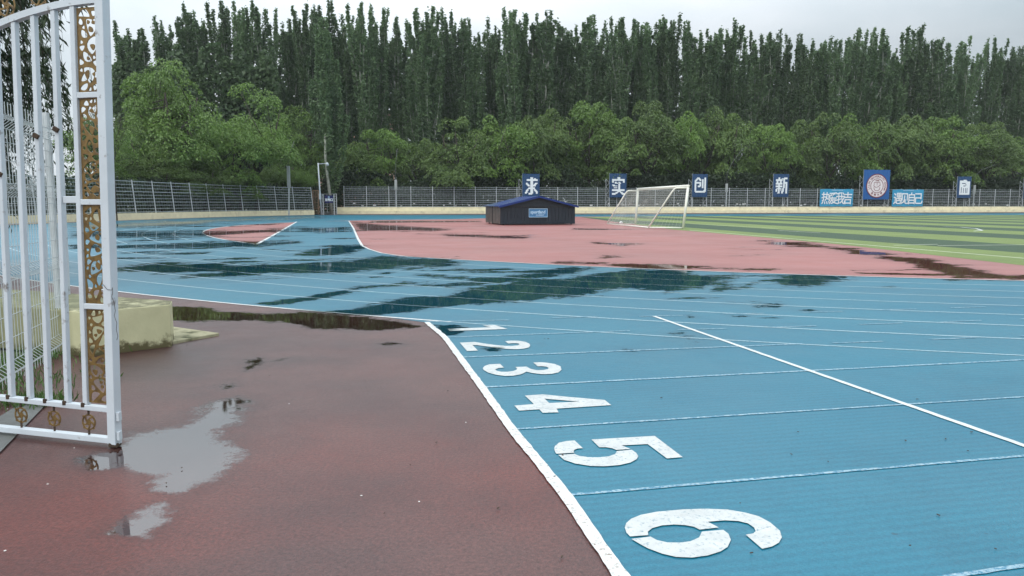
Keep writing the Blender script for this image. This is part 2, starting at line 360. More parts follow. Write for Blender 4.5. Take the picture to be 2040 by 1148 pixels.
# ------------------------------------------------------------------ standing water (authored once, used by every ground sheet)
PUD = [
 (1, [(160,928),(205,900),(270,868),(340,847),(400,820),(432,797),(476,790),(482,832),(452,872),(470,905),(440,945),(350,982),(322,972),(326,945),(245,938),(238,930)], 7),
 (1, [(150,915),(240,888),(262,932),(170,941)], 5),
 (1, [(250,1045),(330,998),(334,1040),(285,1072),(215,1062)], 7),
 (1, [(325,610),(400,612),(450,620),(520,626),(580,622),(600,619),(700,628),(790,640),(832,650),(760,659),(680,658),(620,656),(590,646),(560,641),(440,641),(325,640)], 4),
 (1, [(490,720),(522,712),(526,727),(505,735),(486,740)], 3), (.8, [(530,727),(550,713),(592,710),(560,723)], 3), (.8, [(438,770),(465,760),(472,770),(440,778)], 3),
 (.7, [(740,682),(800,680),(830,688),(760,690)], 3),
 (1, [(1520,480),(1590,484),(1700,496),(1790,512),(1860,519),(1900,530),(2000,547),(1980,556),(1880,547),(1830,531),(1760,515),(1690,503),(1640,493),(1560,490)], 2),
 (1, [(700,441),(740,447),(860,455),(900,458),(860,460.5),(720,459)], 1.2), (.9, [(740,440),(960,441),(960,443),(740,444)], 1.0),
 (1, [(1110,524),(1200,524),(1350,530),(1400,532),(1550,537),(1540,540),(1400,537),(1250,533)], 1.5),
 (1, [(1900,550),(2060,549),(2060,558),(1900,557)], 2), (.95, [(1700,543),(1880,547),(1880,550),(1700,546)], 1),
 (1, [(880,467),(1060,471),(1040,475),(900,471)], 1.2), (1, [(1180,483),(1280,487),(1240,490),(1190,486)], 1.2), (.9, [(1200,508),(1290,512),(1200,516)], 1.5), (.9, [(1140,455),(1340,459),(1140,458)], 1),
 (1, [(445,461),(580,457),(580,461),(450,467),(420,470),(415,466)], 1.2), (.9, [(440,478),(520,486),(600,480),(600,486),(500,492)], 1.2),
 (1.05, [(850,569),(960,557),(1040,548),(1105,539),(1125,531),(1175,533),(1140,546),(1060,557),(980,567),(900,573)], 2.6),
 (1.2, [(640,628),(720,611),(770,604),(830,596),(900,592),(935,576),(1000,566),(1090,557),(1180,553),(1240,541),(1300,538),(1500,545),(1570,550),(1500,562),(1400,574),(1300,575),(1240,572),(1150,587),(1050,597),(960,604),(900,610),(820,618),(740,627),(700,630)], 2.8),
 (1.1, [(220,537),(330,525),(480,530),(600,524),(700,520),(760,515),(900,516),(900,529),(800,531),(700,541),(560,546),(440,553),(370,551),(430,542),(330,541)], 3),
 (1, [(1420,544),(1700,551),(1650,562),(1600,571),(1560,573),(1500,571),(1440,577),(1380,573),(1330,582),(1340,560)], 3),
 (-.9, [(1400,548),(1540,550),(1530,562),(1420,560)], 3),
 (1, [(510,606),(620,592),(700,573),(800,562),(850,563),(700,581),(640,594),(560,606)], 1.6),
 (1, [(140,489),(330,486),(480,482),(560,486),(480,493),(300,495),(140,496)], 2),
 (.9, [(140,461),(450,459),(460,464),(450,472),(330,475),(140,473)], 2.5),
 (.75, [(140,446),(300,440),(460,434),(640,430),(650,436),(500,441),(400,449),(300,456),(140,459)], 2.5),
 (.9, [(230,502),(420,503),(400,506),(240,506)], 1.5), (.85,[(820,545),(1000,555),(960,560),(840,552)],2),
 (1, [(600,501),(720,489),(726,496),(700,507),(600,509)], 2), (.9, [(600,455),(700,453),(706,459),(590,462)], 1.3),
 (.8, [(856,646),(940,650),(905,668),(885,668)], 4), (.8, [(940,690),(1012,692),(1005,706),(965,703)], 3), (.7, [(1040,684),(1090,682),(1085,690)], 3),
 (.7, [(1240,697),(1290,700),(1250,703)], 3), (.75, [(1490,600),(1575,606),(1560,616),(1500,613)], 3), (.75, [(1400,594),(1480,600),(1540,606),(1450,606)], 2.5), (.6, [(1360,665),(1440,680),(1400,700),(1350,680)], 8),
]
_r = random.Random(12)
def _streaks(n, x0, x1, y0, y1, l0, l1, h0, h1, amp=.85):
    for _ in range(n):
        x, y = _r.uniform(x0, x1), _r.uniform(y0, y1); l, h = _r.uniform(l0, l1), _r.uniform(h0, h1); t_ = _r.uniform(-.035, .012)*l; b_ = _r.uniform(-.3, .3)*l
        PUD.append((amp*_r.uniform(.8, 1.15), [(x-l/2, y-t_/2), (x+b_, y-h/2), (x+l/2, y+t_/2), (x+b_*.6, y+h/2)], 1.1))
_streaks(26, 150, 560, 437, 500, 60, 260, 1.6, 3.4); _streaks(12, 530, 700, 446, 500, 50, 150, 1.4, 3.0); _streaks(22, 230, 900, 503, 556, 70, 260, 2.0, 5.0)
_streaks(16, 700, 1500, 536, 606, 70, 240, 2.2, 6.0); _streaks(12, 720, 1900, 445, 545, 60, 260, 1.2, 2.6, .8); _streaks(8, 1350, 1800, 560, 640, 40, 130, 2.5, 6, .75); _streaks(5, 400, 600, 448, 484, 50, 130, 1.2, 2.2)
def sdf_poly(P, poly):
    poly = np.array(poly, float); n = len(poly); d = np.full(len(P), 1e9); inside = np.zeros(len(P), bool)
    for i in range(n):
        a = poly[i]; b = poly[(i+1) % n]; e = b-a; wv = P-a
        t_ = np.clip((wv@e)/max(e@e, 1e-9), 0, 1); q = wv-np.outer(t_, e); d = np.minimum(d, (q**2).sum(1))
        c1 = (a[1] <= P[:, 1]) & (b[1] > P[:, 1]); c2 = (a[1] > P[:, 1]) & (b[1] <= P[:, 1])
        cr_ = e[0]*wv[:, 1]-e[1]*wv[:, 0]
        inside ^= (c1 & (cr_ > 0)) | (c2 & (cr_ < 0))
    return np.where(inside, np.sqrt(d), -np.sqrt(d))
SX = .22
def wetness(XY):
    XY = np.asarray(XY, float); z = -CAM_H
    d = XY[:, 1]*CP-z*SP; u = XY[:, 1]*SP+z*CP
    ok = d > .5; d = np.where(ok, d, 1)
    P = np.stack([PW/2+F*XY[:, 0]/d, PH/2-F*u/d], 1); P2 = P*np.array([SX, 1.0])
    W = np.zeros(len(P))
    for amp, poly, soft in PUD:
        q = np.array(poly, float)
        m_ = ok & (P[:, 0] > q[:, 0].min()-80) & (P[:, 0] < q[:, 0].max()+80) & (P[:, 1] > q[:, 1].min()-20) & (P[:, 1] < q[:, 1].max()+20)
        if not m_.any(): continue
        s = sdf_poly(P2[m_], q*np.array([SX, 1.0]))
        sf = soft*((4.2 if soft > 1.15 else 2.0) if q[:, 1].mean() < 610 else (1.6 if q[:, 1].mean() < 700 else 2.2)); v = amp*np.clip(s/sf*.5+.5, 0, 1)
        if amp > 0: W[m_] = np.maximum(W[m_], v)
        else: W[m_] = W[m_]+v
    return W
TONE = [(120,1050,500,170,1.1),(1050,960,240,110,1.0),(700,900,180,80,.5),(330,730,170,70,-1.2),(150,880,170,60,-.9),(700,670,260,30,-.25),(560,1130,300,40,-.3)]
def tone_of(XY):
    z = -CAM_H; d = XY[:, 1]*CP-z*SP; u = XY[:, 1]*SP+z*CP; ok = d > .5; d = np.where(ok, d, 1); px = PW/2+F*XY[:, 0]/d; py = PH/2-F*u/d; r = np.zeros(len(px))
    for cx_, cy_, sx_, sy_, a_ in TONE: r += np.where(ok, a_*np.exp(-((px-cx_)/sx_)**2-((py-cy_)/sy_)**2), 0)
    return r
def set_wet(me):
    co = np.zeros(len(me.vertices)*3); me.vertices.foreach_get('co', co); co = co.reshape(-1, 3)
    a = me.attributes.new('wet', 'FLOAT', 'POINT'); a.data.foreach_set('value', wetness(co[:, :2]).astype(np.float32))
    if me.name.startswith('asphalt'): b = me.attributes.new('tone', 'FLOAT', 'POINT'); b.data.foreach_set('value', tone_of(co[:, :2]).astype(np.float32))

def sheet(name, polys, z, mat, fine=True, parent=None):
    """a level sheet bounded by a polygon, finely divided where the camera can see it, with the wetness stored on it"""
    V2 = [Vector(p) for p in polys]; n = len(V2)
    pts = list(V2)
    if fine:
        q = np.array([[v.x, v.y] for v in V2]); grid = []
        py = 1190.0
        while py > 424:
            step = 2.2 if py < 600 else (3.2 if py < 700 else 6)
            for px in np.arange(-40, 2090, 9.0 if py < 700 else 8.0):
                g = G(px, py); grid.append((g.x, g.y))
            py -= step if py > 470 else (1.6 if py > 440 else 1.1)
        grid = np.array(grid); s = sdf_poly(grid, q)
        keep = grid[s > .02*np.maximum(1, grid[:, 1]/10)]
        pts += [Vector((x, y)) for x, y in keep]
    vs, es, fs, *_ = delaunay_2d_cdt(pts, [], [list(range(n))], 1, 1e-5)
    me = bpy.data.meshes.new(name); me.from_pydata([(v.x, v.y, z) for v in vs], [], [list(f) for f in fs]); me.update()
    # normals up
    bm = bmesh.new(); bm.from_mesh(me)
    for f in bm.faces:
        if f.normal.z < 0: f.normal_flip()
    bm.to_mesh(me); bm.free()
    set_wet(me)
    return mesh_obj(name, me, mat, parent)
def flat(name, outlines, z, mat, parent=None):
    """painted figure: filled outlines, a second outline inside one is a hole"""
    me = None; vv = []; ff = []
    for rings in outlines:
        pts = []; faces = []
        for r in rings:
            faces.append(list(range(len(pts), len(pts)+len(r)))); pts += [Vector(p[:2]) for p in r]
        vs, es, fs, *_ = delaunay_2d_cdt(pts, [], faces, 2 if len(rings) > 1 else 1, 1e-6)
        b = len(vv); vv += [(v.x, v.y, z) for v in vs]; ff += [[b+i for i in f] for f in fs]
    me = bpy.data.meshes.new(name); me.from_pydata(vv, [], ff); me.update()
    bm = bmesh.new(); bm.from_mesh(me)
    for f in bm.faces:
        if f.normal.z < 0: f.normal_flip()
    bm.to_mesh(me); bm.free(); set_wet(me)
    return mesh_obj(name, me, mat, parent)
def ribbon(name, pts, width, z, mat, parent=None, step=.6, rag=0.0):
    pts = [Vector((p[0], p[1])) for p in pts]; q = [pts[0]]
    for a, b in zip(pts, pts[1:]):
        k = max(1, int((b-a).length/step))
        for i in range(1, k+1): q.append(a.lerp(b, i/k))
    vs = []; fs = []
    for i, p_ in enumerate(q):
        d = (q[min(i+1, len(q)-1)]-q[max(i-1, 0)]).normalized(); nn = Vector((-d.y, d.x))
        j = rag*width*(mnoise.noise(Vector((p_.x*9, p_.y*9, 0)))); k = rag*width*(mnoise.noise(Vector((p_.x*9, p_.y*9, 5))))
        a = p_+nn*(width/2+j); b = p_-nn*(width/2+k); vs += [(a.x, a.y, z), (b.x, b.y, z)]
        if i: fs.append((2*i-2, 2*i-1, 2*i+1, 2*i))
    me = bpy.data.meshes.new(name); me.from_pydata(vs, [], fs); me.update(); set_wet(me)
    o = mesh_obj(name, me, mat, parent); return o

# ------------------------------------------------------------------ the oval
CX, CY = 19.7, 54.7
C0 = [40.04713, 3.09993, -11.44329, 7.48766, 1.28402, -1.85215, 0.26566]; C1 = [0.95398, 0.68541, -0.64242, 0.36646]
def oval(k, deg):
    a = RAD(deg); r = sum(c*a**i for i, c in enumerate(C0))+k*sum(c*a**i for i, c in enumerate(C1))
    return Vector((CX-r*math.sin(a), CY-r*math.cos(a)))
PHI = math.atan2(.22, 1.0)
def far_line(y0, X): return Vector((X, y0+.22*X))
FENCE_Y0 = 122.0
LEFTWALL = [(-28.4,108),(-31,103.8),(-33.2,98.5),(-35.3,91),(-36.9,81),(-38,71),(-38.9,62),(-39,54),(-38,46),(-35,36),(-29,26)]
# inner edge of lane one: near straight (right), the bend, then the far straight
def near_ext(k, L_=60):    # beyond the bend to the right: tangent straight
    a = oval(k, 8); b = oval(k, 10); d = (a-b).normalized()
    return [a+d*L_, a]
inner = near_ext(0)+[oval(0, d) for d in range(10, 37, 2)]+[G(*q).xy for q in ((760,505),(735,497),(721.6,490.4),(640,491.5),(560,490.5),(508.9,488.6))]+[oval(0, d) for d in range(51, 133, 2)]
e = inner[-1]
far_in = [Vector((2, 91.3)), far_line(91.5, 10), far_line(91.5, 40), far_line(91.5, 120)]
# 0: everything around
me = bpy.data.meshes.new('ground'); me.from_pydata([(-330,-120,-.03),(430,-120,-.03),(430,480,-.03),(-330,480,-.03)], [], [(0,1,2,3)]); 
tag(mesh_obj('ground', me, M['soil']), kind='structure')
apron = [(-3.2,-6),(60,-6),(140,60),(150,155),far_line(FENCE_Y0,120),far_line(FENCE_Y0,-26.6),(-27.5,140),(-30.5,140)]+LEFTWALL+[(-16,16),(-9.5,9.6),(-5.6,8.4),(-4.9,7.6),(-4.55,6.4),(-6.5,3.5),(-6.5,-6)]
apron = [tuple(p) for p in apron]
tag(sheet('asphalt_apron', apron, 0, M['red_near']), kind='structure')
# blue track
O8 = [oval(8, d) for d in range(34, 9, -2)]
def offs(pl, d):
    r = []
    for i, p_ in enumerate(pl):
        a = Vector(pl[max(i-1,0)]); b = Vector(pl[min(i+1,len(pl)-1)]); t_ = (b-a).normalized(); r.append(Vector(p_)+Vector((-t_.y, t_.x))*d)
    return r
lw = offs(LEFTWALL[:9], 1.4)
START = [G(850,643),G(886,673),G(916,713),G(960,773),G(1020,857),G(1127,989),G(1235,1148)]
STARTL = [v.xy for v in START]
sdir = (STARTL[-1]-STARTL[-2]).normalized()
border = [oval(8, d) for d in (34,32,30,28,26)]+[STARTL[0]]
blue_poly = [far_line(109.5, 118)]+[far_line(109.5, x) for x in (80, 40, 10, -15)]+[Vector((-24.5,107.5))]+lw+[Vector((-27,30)), oval(8,42)]+[oval(8,38)]+border+STARTL[1:]+[STARTL[-1]+sdir*6, Vector((30,-4)), Vector((80,10)), Vector((118,60))]
track = tag(sheet('running_track', [tuple(p) for p in blue_poly], .003, M['blue']), kind='structure')
infield_poly = inner+[Vector((-7.5,84))]*0+far_in+[Vector((120,40))]
infield = tag(sheet('infield_apron', [tuple(p) for p in infield_poly], .006, M['pink']), kind='structure')
spur = [G(591,442.3),G(694,440.6),G(704,455),G(713,476),G(721.6,490.4),G(640,492),G(560,491),G(508.9,488.8)]
spur_o = tag(sheet('steeplechase_spur', [tuple(p.xy) for p in spur], .009, M['blue']), kind='structure')
fe = [G(2040,529.8),G(1683,488.6),G(1500,471.5),G(1340,457.7),G(1230,443)]
field_poly = [Vector((16.5,-1+8)), Vector((14.2,13))]+[v.xy for v in fe]+[G(1158,433).xy, far_line(91.5,16), far_line(91.5,60), far_line(91.5,118), Vector((118,20))]
field = tag(sheet('football_field', [tuple(p) for p in field_poly], .009, M['turf'], fine=False), kind='structure')

# lane lines of the oval
LZ = .006
for k in range(1, 8):
    a0 = 92 if k < 4 else 60
    rg = near_ext(k, 25)+[oval(k, d) for d in np.arange(10, a0, 1.5)]
    ribbon('lane_line', rg, .058, LZ, M['paint_lane'], track)
ribbon('border_line', [oval(8, d) for d in np.arange(24.7, 60, 1.5)], .065, LZ, M['paint_worn'], track)
ribbon('lane_line', near_ext(8, 25)+[oval(8, d) for d in np.arange(10, 24.8, 1.2)]+[oval(8, 24.7)], .045, LZ, M['paint_lane'], track)
# inner kerb line broken by the spur
gapA, gapB = G(721.6,490.4).xy, G(508.9,488.6).xy
aA = math.degrees(math.atan2(CX-gapA.x, CY-gapA.y)); aB = math.degrees(math.atan2(CX-gapB.x, CY-gapB.y))
ribbon('kerb_line', near_ext(0, 25)+[oval(0, d) for d in np.arange(10, 37, 1.5)]+[G(760,505).xy, G(735,497).xy, gapA], .07, .012, M['paint'], infield)
ribbon('kerb_line', [gapB]+[oval(0, d) for d in np.arange(aB+1.5, 108, 1.5)]+[G(591,442.3).xy], .09, .012, M['paint'], infield)
ribbon('spur_line', [gapA, G(713,476).xy, G(704,455).xy, G(695,440.6).xy], .10, .012, M['paint'], infield)
ribbon('spur_line', [gapB, G(550,466).xy, G(591,442.3).xy], .13, .012, M['paint'], infield)
ribbon('kerb_line', [G(694,440.6).xy]+[oval(0, d) for d in np.arange(114, 133, 2)]+far_in, .10, .012, M['paint'], infield)
ribbon('far_lane_line', [far_line(95, x) for x in (-20, 20, 118)], .06, LZ, M['paint_soft'], track)
ribbon('far_lane_line', [far_line(101, x) for x in (-20, 20, 118)], .06, LZ, M['paint_soft'], track)
# sprint straight
ribbon('start_line', STARTL+[STARTL[-1]+sdir*3], .072, LZ+.004, M['paint_worn'], track, step=.04, rag=.12)
SPR = {0: [(856,641.8),(1014,638.6)], 1: [(886,673),(1255,660)], 2: [(916,713),(1600,686)], 3: [(960,773),(2040,718)], 4: [(1020,857),(2040,792)], 5: [(1127,989),(2040,910)], 6: [(1560,1200),(2040,1129)]}
for k, (a, b) in SPR.items():
    A, B = G(*a).xy, G(*b).xy
    if k > 2: B = A+(B-A)*2.5
    ribbon('sprint_lane_line', [A, B], .042 if k < 4 else .03, LZ+.001, M['paint_soft'], track, step=.08, rag=.2)
ribbon('relay_line', [G(1303,631).xy, G(2040,890).xy, G(2040,890).xy+(G(2040,890).xy-G(1303,631).xy)*.4], .055, LZ+.0025, M['paint'], track, step=.1, rag=.1)
ds = [(0,202,-195,206),(-460+1340-1340,0,0,0)]
def z7(x, y): return (1340+x/2.914, 560+y/2.914)
DASH = [((1273,631.5),(1360,629.3)),((1100,634.5),(1190,631.5))]+[(z7(a,b),z7(c,d)) for a,b,c,d in ((290,193,530,190),(755,184,985,178),(1200,171,1415,165),(1615,158,1815,152),(30,286,310,279),(560,271,835,263),(1080,255,1335,246),(1560,240,1795,231),(930,363,1220,353),(1490,342,1760,332),(2010,146,2200,140),(2020,223,2220,216),(2020,323,2230,312))]
for a, b in DASH: ribbon('change_mark', [G(*a).xy, G(*b).xy], .04, LZ+.0015, M['paint_soft'], track, step=.15, rag=.15)
# field lines
FZ = .012; KZ = .012
for nm, pts in (('goal_line', [(1374,459.2),(2040,515.4),(2300,540)]), ('touch_mark', [(1549,459.5),(1635,464.6)]), ('area_line', [(1868,490),(2140,487.5)]),
                ('area_line', [(1374,446),(1549,455.5)]), ('area_line', [(1780,489.5),(1868,487.3)])):
    ribbon(nm, [G(*q).xy for q in pts], .10, FZ, M['paint_turf'], field)
ribbon('penalty_arc', [G(*q).xy for q in ((1790,450),(1860,451.5),(1915,453),(1945,456),(1957,459.5),(1940,461))], .14, FZ, M['paint'], field)

# painted lane numbers
def zz(x0, y0, s, pts): return [G(x0+x/s, y0+y/s).xy for x, y in pts]
n1 = [[zz(840,620,7.846,[(405,287),(1085,263),(955,237),(1140,228),(1345,290),(435,322)])]]
n2 = [[zz(840,620,7.846,[(597,505),(825,493),(1000,520),(1180,545),(1320,556),(1420,556),(1500,548),(1530,533),(1520,520),(1480,512),(1420,512),(1355,520),(1305,482),(1400,472),(1520,475),(1620,492),(1685,522),(1697,555),(1670,582),(1590,600),(1480,607),(1330,603),(1180,590),(1000,562),(870,543),(795,542),(880,630),(710,637)])]]
n3 = [[zz(840,620,7.846,[(957,905),(985,870),(1060,845),(1225,838),(1288,897),(1200,905),(1150,925),(1170,945),(1240,962),(1340,963),(1430,950),(1485,930),(1490,908),(1462,887),(1640,882),(1700,915),(1800,938),(1900,935),(1975,920),(1985,900),(1950,882),(1880,875),(1815,878),(1745,817),(1850,812),(1960,820),(2080,840),(2170,876),(2186,930),(2138,973),(2032,995),(1940,1000),(1850,998),(1720,980),(1640,960),(1560,1000),(1430,1025),(1300,1028),(1160,1010),(1040,975),(970,935)])]]
n4 = [[zz(1000,760,8.5,[(388,258),(690,237),(1100,278),(1740,333),(1850,420),(925,480),(960,543),(690,552),(635,492),(290,515),(210,428),(540,402)]), zz(1000,760,8.5,[(725,312),(1310,360),(800,385)])]]
n5 = [[zz(1080,850,6.8,q)] for q in ([(160,320),(175,280),(230,235),(330,213),(440,205),(552,310),(480,316),(440,330),(425,350),(435,372),(190,387)],
      [(218,402),(440,388),(500,415),(620,432),(760,435),(900,422),(990,390),(1012,350),(1215,333),(1275,375),(1302,420),(1280,460),(1200,505),(1050,540),(850,557),(650,552),(450,520),(300,470)],
      [(668,192),(1525,143),(1905,432),(1690,450),(1430,255),(1075,272),(1195,320),(1005,335),(950,312),(870,298),(775,298)])]
n6 = [[zz(1220,1000,5.667,q)] for q in ([(140,310),(155,260),(210,210),(320,165),(500,130),(800,103),(1050,95),(1300,105),(1500,140),(1650,180),(1780,250),(1890,345),(1912,420),(1880,480),(1800,525),(1690,550),(1505,390),(1590,375),(1618,350),(1600,310),(1530,262),(1420,235),(1270,228),(1075,243),(1200,308),(985,333),(920,300),(820,282),(700,275),(560,285),(450,315),(400,355),(405,395),(200,410),(160,370)],
      [(215,438),(430,412),(500,450),(620,478),(760,480),(880,465),(980,420),(1010,355),(1250,335),(1310,380),(1337,450),(1300,530),(1220,580),(1080,625),(900,650),(720,643),(560,605),(400,545),(300,490)])]
for i, nn in enumerate((n1, n2, n3, n4, n5, n6)):
    o = flat('lane_number', nn, LZ+.003, M['paint_num'], track); o['label'] = 'white painted lane number %d' % (i+1)

# ------------------------------------------------------------------ perimeter walls and fences
FD = Vector((1, .22)).normalized(); FNn = Vector((-FD.y, FD.x))
def P_far(s, off=0.0):   # s metres along the far wall from X=-27.1
    b = Vector((-27.1, FENCE_Y0-.22*27.1)); v = b+FD*s+FNn*off; return v
def strip_wall(name, line, h, th, mat, ledge=None):
    L1 = [Vector(p) for p in line]; L2 = offs(line, th)
    vs = []; fs = []
    for a, b in zip(L1, L2): vs += [(a.x,a.y,-.02),(b.x,b.y,-.02),(b.x,b.y,h),(a.x,a.y,h)]
    for i in range(len(L1)-1):
        for k in range(4): fs.append((4*i+k, 4*i+(k+1) % 4, 4*i+4+(k+1) % 4, 4*i+4+k))
    fs += [(0,1,2,3)[::-1], tuple(4*(len(L1)-1)+k for k in range(4))]
    me = bpy.data.meshes.new(name); me.from_pydata(vs, [], fs); me.update()
    bm = bmesh.new(); bm.from_mesh(me); bmesh.ops.recalc_face_normals(bm, faces=bm.faces); bm.to_mesh(me); bm.free()
    return mesh_obj(name, me, mat)
WH = 1.06
farline = [P_far(s) for s in np.arange(0, 150, 10)]
fw = empty('perimeter_wall', (0,0,0)); tag(fw, 'long low cream wall with a ledge, straight behind the field under the lettered boards', 'wall')
wo = strip_wall('wall_body', farline, WH, .55, M['cream']); wo.parent = fw
lo = strip_wall('ledge', [p-FNn*.30 for p in farline], .50, .295, M['cream']); lo.parent = fw
lw2 = tag(strip_wall('perimeter_wall', LEFTWALL, .66, -.4, M['cream']), 'low cream wall curving round the left end of the blue track', 'wall')

def fence(name, line, z0, z1, label, spacing=3.43, lean=0.0, skip=None, nrail=11):
    root = empty(name, (line[0][0], line[0][1], z0)); tag(root, label, 'fence')
    ob = Vector((line[0][0], line[0][1], z0))
    line = [Vector(p) for p in line]; seg = []; 
    for a, b in zip(line, line[1:]): seg.append((b-a).length)
    tot = sum(seg); n = int(tot/spacing); pos_ = []
    for i in range(n+1):
        d = i*spacing; j = 0
        while j < len(seg)-1 and d > seg[j]: d -= seg[j]; j += 1
        pos_.append(line[j].lerp(line[j+1], d/seg[j]))
    for i, p_ in enumerate(pos_):
        a = Vector((p_.x, p_.y, z0))-ob; t_ = Vector((p_.x, p_.y, z1+.12))-ob
        ln = lean if isinstance(lean, (int, float)) else lean(p_)
        t_.x -= ln*(z1-z0)
        MB().bar(a, t_, .085).build('post', M['galv'], root)
        if i < n:
            q = pos_[i+1]; mb = MB(); qa = Vector((q.x, q.y, z0))-ob; ln2 = lean if isinstance(lean, (int, float)) else lean(q)
            for k in range(nrail):
                h = .10+(z1-z0-.12)*k/(nrail-1); w_ = .050 if k % 3 else .075
                A = a+Vector((-ln*h, 0, h)); B = qa+Vector((-ln2*h, 0, h))
                mb.bar(A.lerp(B,.012), A.lerp(B,.988), .02, w_)
            for k in range(1, 8):
                A = a.lerp(qa, k/8); mb.bar(A+Vector((0,0,.1)), A+Vector((-ln*(z1-z0),0,z1-z0-.02)), .010)
            mb.build('panel', M['rail'], root)
    return root, pos_
fence('perimeter_fence', [P_far(s, .28) for s in np.arange(1.2, 140, 8)], WH, 4.2, 'tall grey rail fence standing on the straight far wall')
fence('perimeter_fence', [Vector(p) for p in offs(LEFTWALL, -.2)], .66, 3.85, 'tall grey rail fence with leaning posts on the curved wall at the left end', lean=.09, nrail=10)

# ------------------------------------------------------------------ boards with the motto
GL = {
'qiu': ["......###.....",
        "......###.##..",
        "..############",
        "..############",
        "......###.....",
        "......###.....",
        ".##...###..###",
        ".###..###.###.",
        "..###.######..",
        "...#########..",
        "......###.....",
        "....#######...",
        "...########...",
        "..##..###.##..",
        ".###..###.###.",
        ".##...###..###",
        "###...###...##",
        "##..#####...##",
        "....####......"],
'shi': ["......###.....",
        "......###.....",
        "##############",
        "##############",
        "##..........##",
        "##.##..##...##",
        "...####.##....",
        ".......##.....",
        "###....##.....",
        ".#####.##.....",
        ".......##.....",
        "..####.##.....",
        ".......##.....",
        "##############",
        "##############",
        "......####....",
        "....###..###..",
        "######....####",
        "####.......###"],
'chuang': ["...###......##",
        "..#####.....##",
        ".###.###.##.##",
        "###...##.##.##",
        "##.......##.##",
        "########.##.##",
        "########.##.##",
        "##....##.##.##",
        "##....##.##.##",
        "##..####.##.##",
        "##..###..##.##",
        "##.......##.##",
        "##..........##",
        "##..........##",
        "##.........###",
        "##############",
        ".############.",
        "..............",
        ".............."],
'xin': ["...##.....####",
        "...##..#######",
        "########.##...",
        "########.##...",
        ".##..##..##...",
        ".##..##..#####",
        "########.#####",
        "########.##.##",
        "...##....##.##",
        "########.##.##",
        "########.##.##",
        "...##....##.##",
        ".######.##..##",
        "##.##.#.##..##",
        "##.##.#.##..##",
        "##.##..###..##",
        "...##..##...##",
        "..###..##...##",
        ".............."],
'li': [".....####.....",
        "##########....",
        "##############",
        "##############",
        "###.....######",
        "########.#####",
        "########.#####",
        "#####...######",
        "##############",
        "##.###########",
        "##.##.##.#.###",
        "##.##.##.#.###",
        "##.##.##.#.###",
        "##.##.##.#.###",
        "##.##.##.#.###",
        "##.##.##.#.###",
        "##############",
        "##############",
        ".............."],
'zhi': ["......###.....",
        "......###.....",
        "##############",
        "##############",
        "......###.....",
        "......###.....",
        "..##########..",
        "..##########..",
        "..............",
        ".....##..##...",
        "......##.###..",
        ".##.#.....###.",
        ".##.##......##",
        "###.##..##..##",
        "##..#######...",
        "##...######...",
        "..............",
        "..............",
        ".............."]}
def glyph(name, rows, w_, h_, parent, loc, thick=.04, mat=None):
    nr, nc = len(rows), len(rows[0]); mb = MB(); dx, dz = w_/nc, h_/nr
    for r, row in enumerate(rows):
        c = 0
        while c < nc:
            if row[c] == '#':
                c2 = c
                while c2 < nc and row[c2] == '#': c2 += 1
                z1 = h_-r*dz; mb.box(c*dx, -thick, z1-dz, c2*dx, 0, z1); c = c2
            else: c += 1
    o = mb.build(name, mat or M['glyph'], parent); o.location = loc; return o
def corrug(name, w_, h_, parent, loc, mat, pitch=.30, amp=.05):
    mb = MB(); n = int(w_/pitch)*4; pr = []
    for i in range(n+1):
        x = w_*i/n; k = i % 4; y = -amp if k in (1, 2) else 0
        pr.append((x, y))
    vs = [(x, y, 0) for x, y in pr]+[(x, y, h_) for x, y in pr]+[(x, y+.05, 0) for x, y in pr]+[(x, y+.05, h_) for x, y in pr]
    m_ = n+1; fs = []
    for i in range(n): fs += [(i, i+1, i+1+m_, i+m_), (i+2*m_, i+3*m_, i+1+3*m_, i+1+2*m_), (i+m_, i+1+m_, i+1+3*m_, i+3*m_), (i, i+2*m_, i+1+2*m_, i+1)]
    mb.add(vs, fs); o = mb.build(name, mat, parent); o.location = loc; return o
def board(x0, x1, ytop, ybot, rows, label, mat='navy', off=-.30, frame=True):
    # plane of the boards: just in front of the fence on the wall top
    def s_of(px):
        k = (px-1020)/F; b = P_far(0, off)
        return (k*b.y-b.x)/(FD.x-k*FD.y)
    s0, s1 = s_of(x0), s_of(x1); p0 = P_far(s0, off); p1 = P_far(s1, off)
    yc = (p0.y+p1.y)/2; zt = V(x0, ytop, yc).z; zb = V(x0, ybot, yc).z; w_ = s1-s0; h_ = zt-zb
    r = empty('lettered_board', (p0.x, p0.y, WH), math.atan2(FD.y, FD.x)); tag(r, label, 'sign board', 'motto boards on the far wall')
    corrug('panel', w_, h_, r, (0, 0, zb-WH), M[mat])
    for xx in (.03, w_-.03):
        MB().bar((xx, .12, 0), (xx, .12, zt-WH+.03), .09).build('post', M['galv'], r)
        tr = MB(); tr.bar((xx-.5, .45, 0), (xx-.5, .45, (zt-WH)*.85), .05); 
        for k in range(7):
            za = (zt-WH)*.12*k; zc = (zt-WH)*.12*(k+1)
            tr.bar((xx-.5, .45, za), (xx, .16, zc), .035) if k % 2 else tr.bar((xx, .16, za), (xx-.5, .45, zc), .035)
        tr.build('brace', M['galv'], r)
    if rows: glyph('character', rows, w_*.74, h_*.74, r, (w_*.14, -.056, zb-WH+h_*.11))
    return r, w_, h_, zb-WH
board(1040.5, 1074.5, 346.5, 393, GL['qiu'], 'navy board with white character 求, above the blue shed roof')
board(1212.5, 1246, 346, 393.5, GL['shi'], 'navy board with white character 实, behind the left side of the goal')
board(1376, 1406, 347, 392.5, GL['chuang'], 'navy board with white character 创, just right of the goal')
board(1536, 1566.5, 347, 392.5, GL['xin'], 'navy board with white character 新, left of the blue banners')
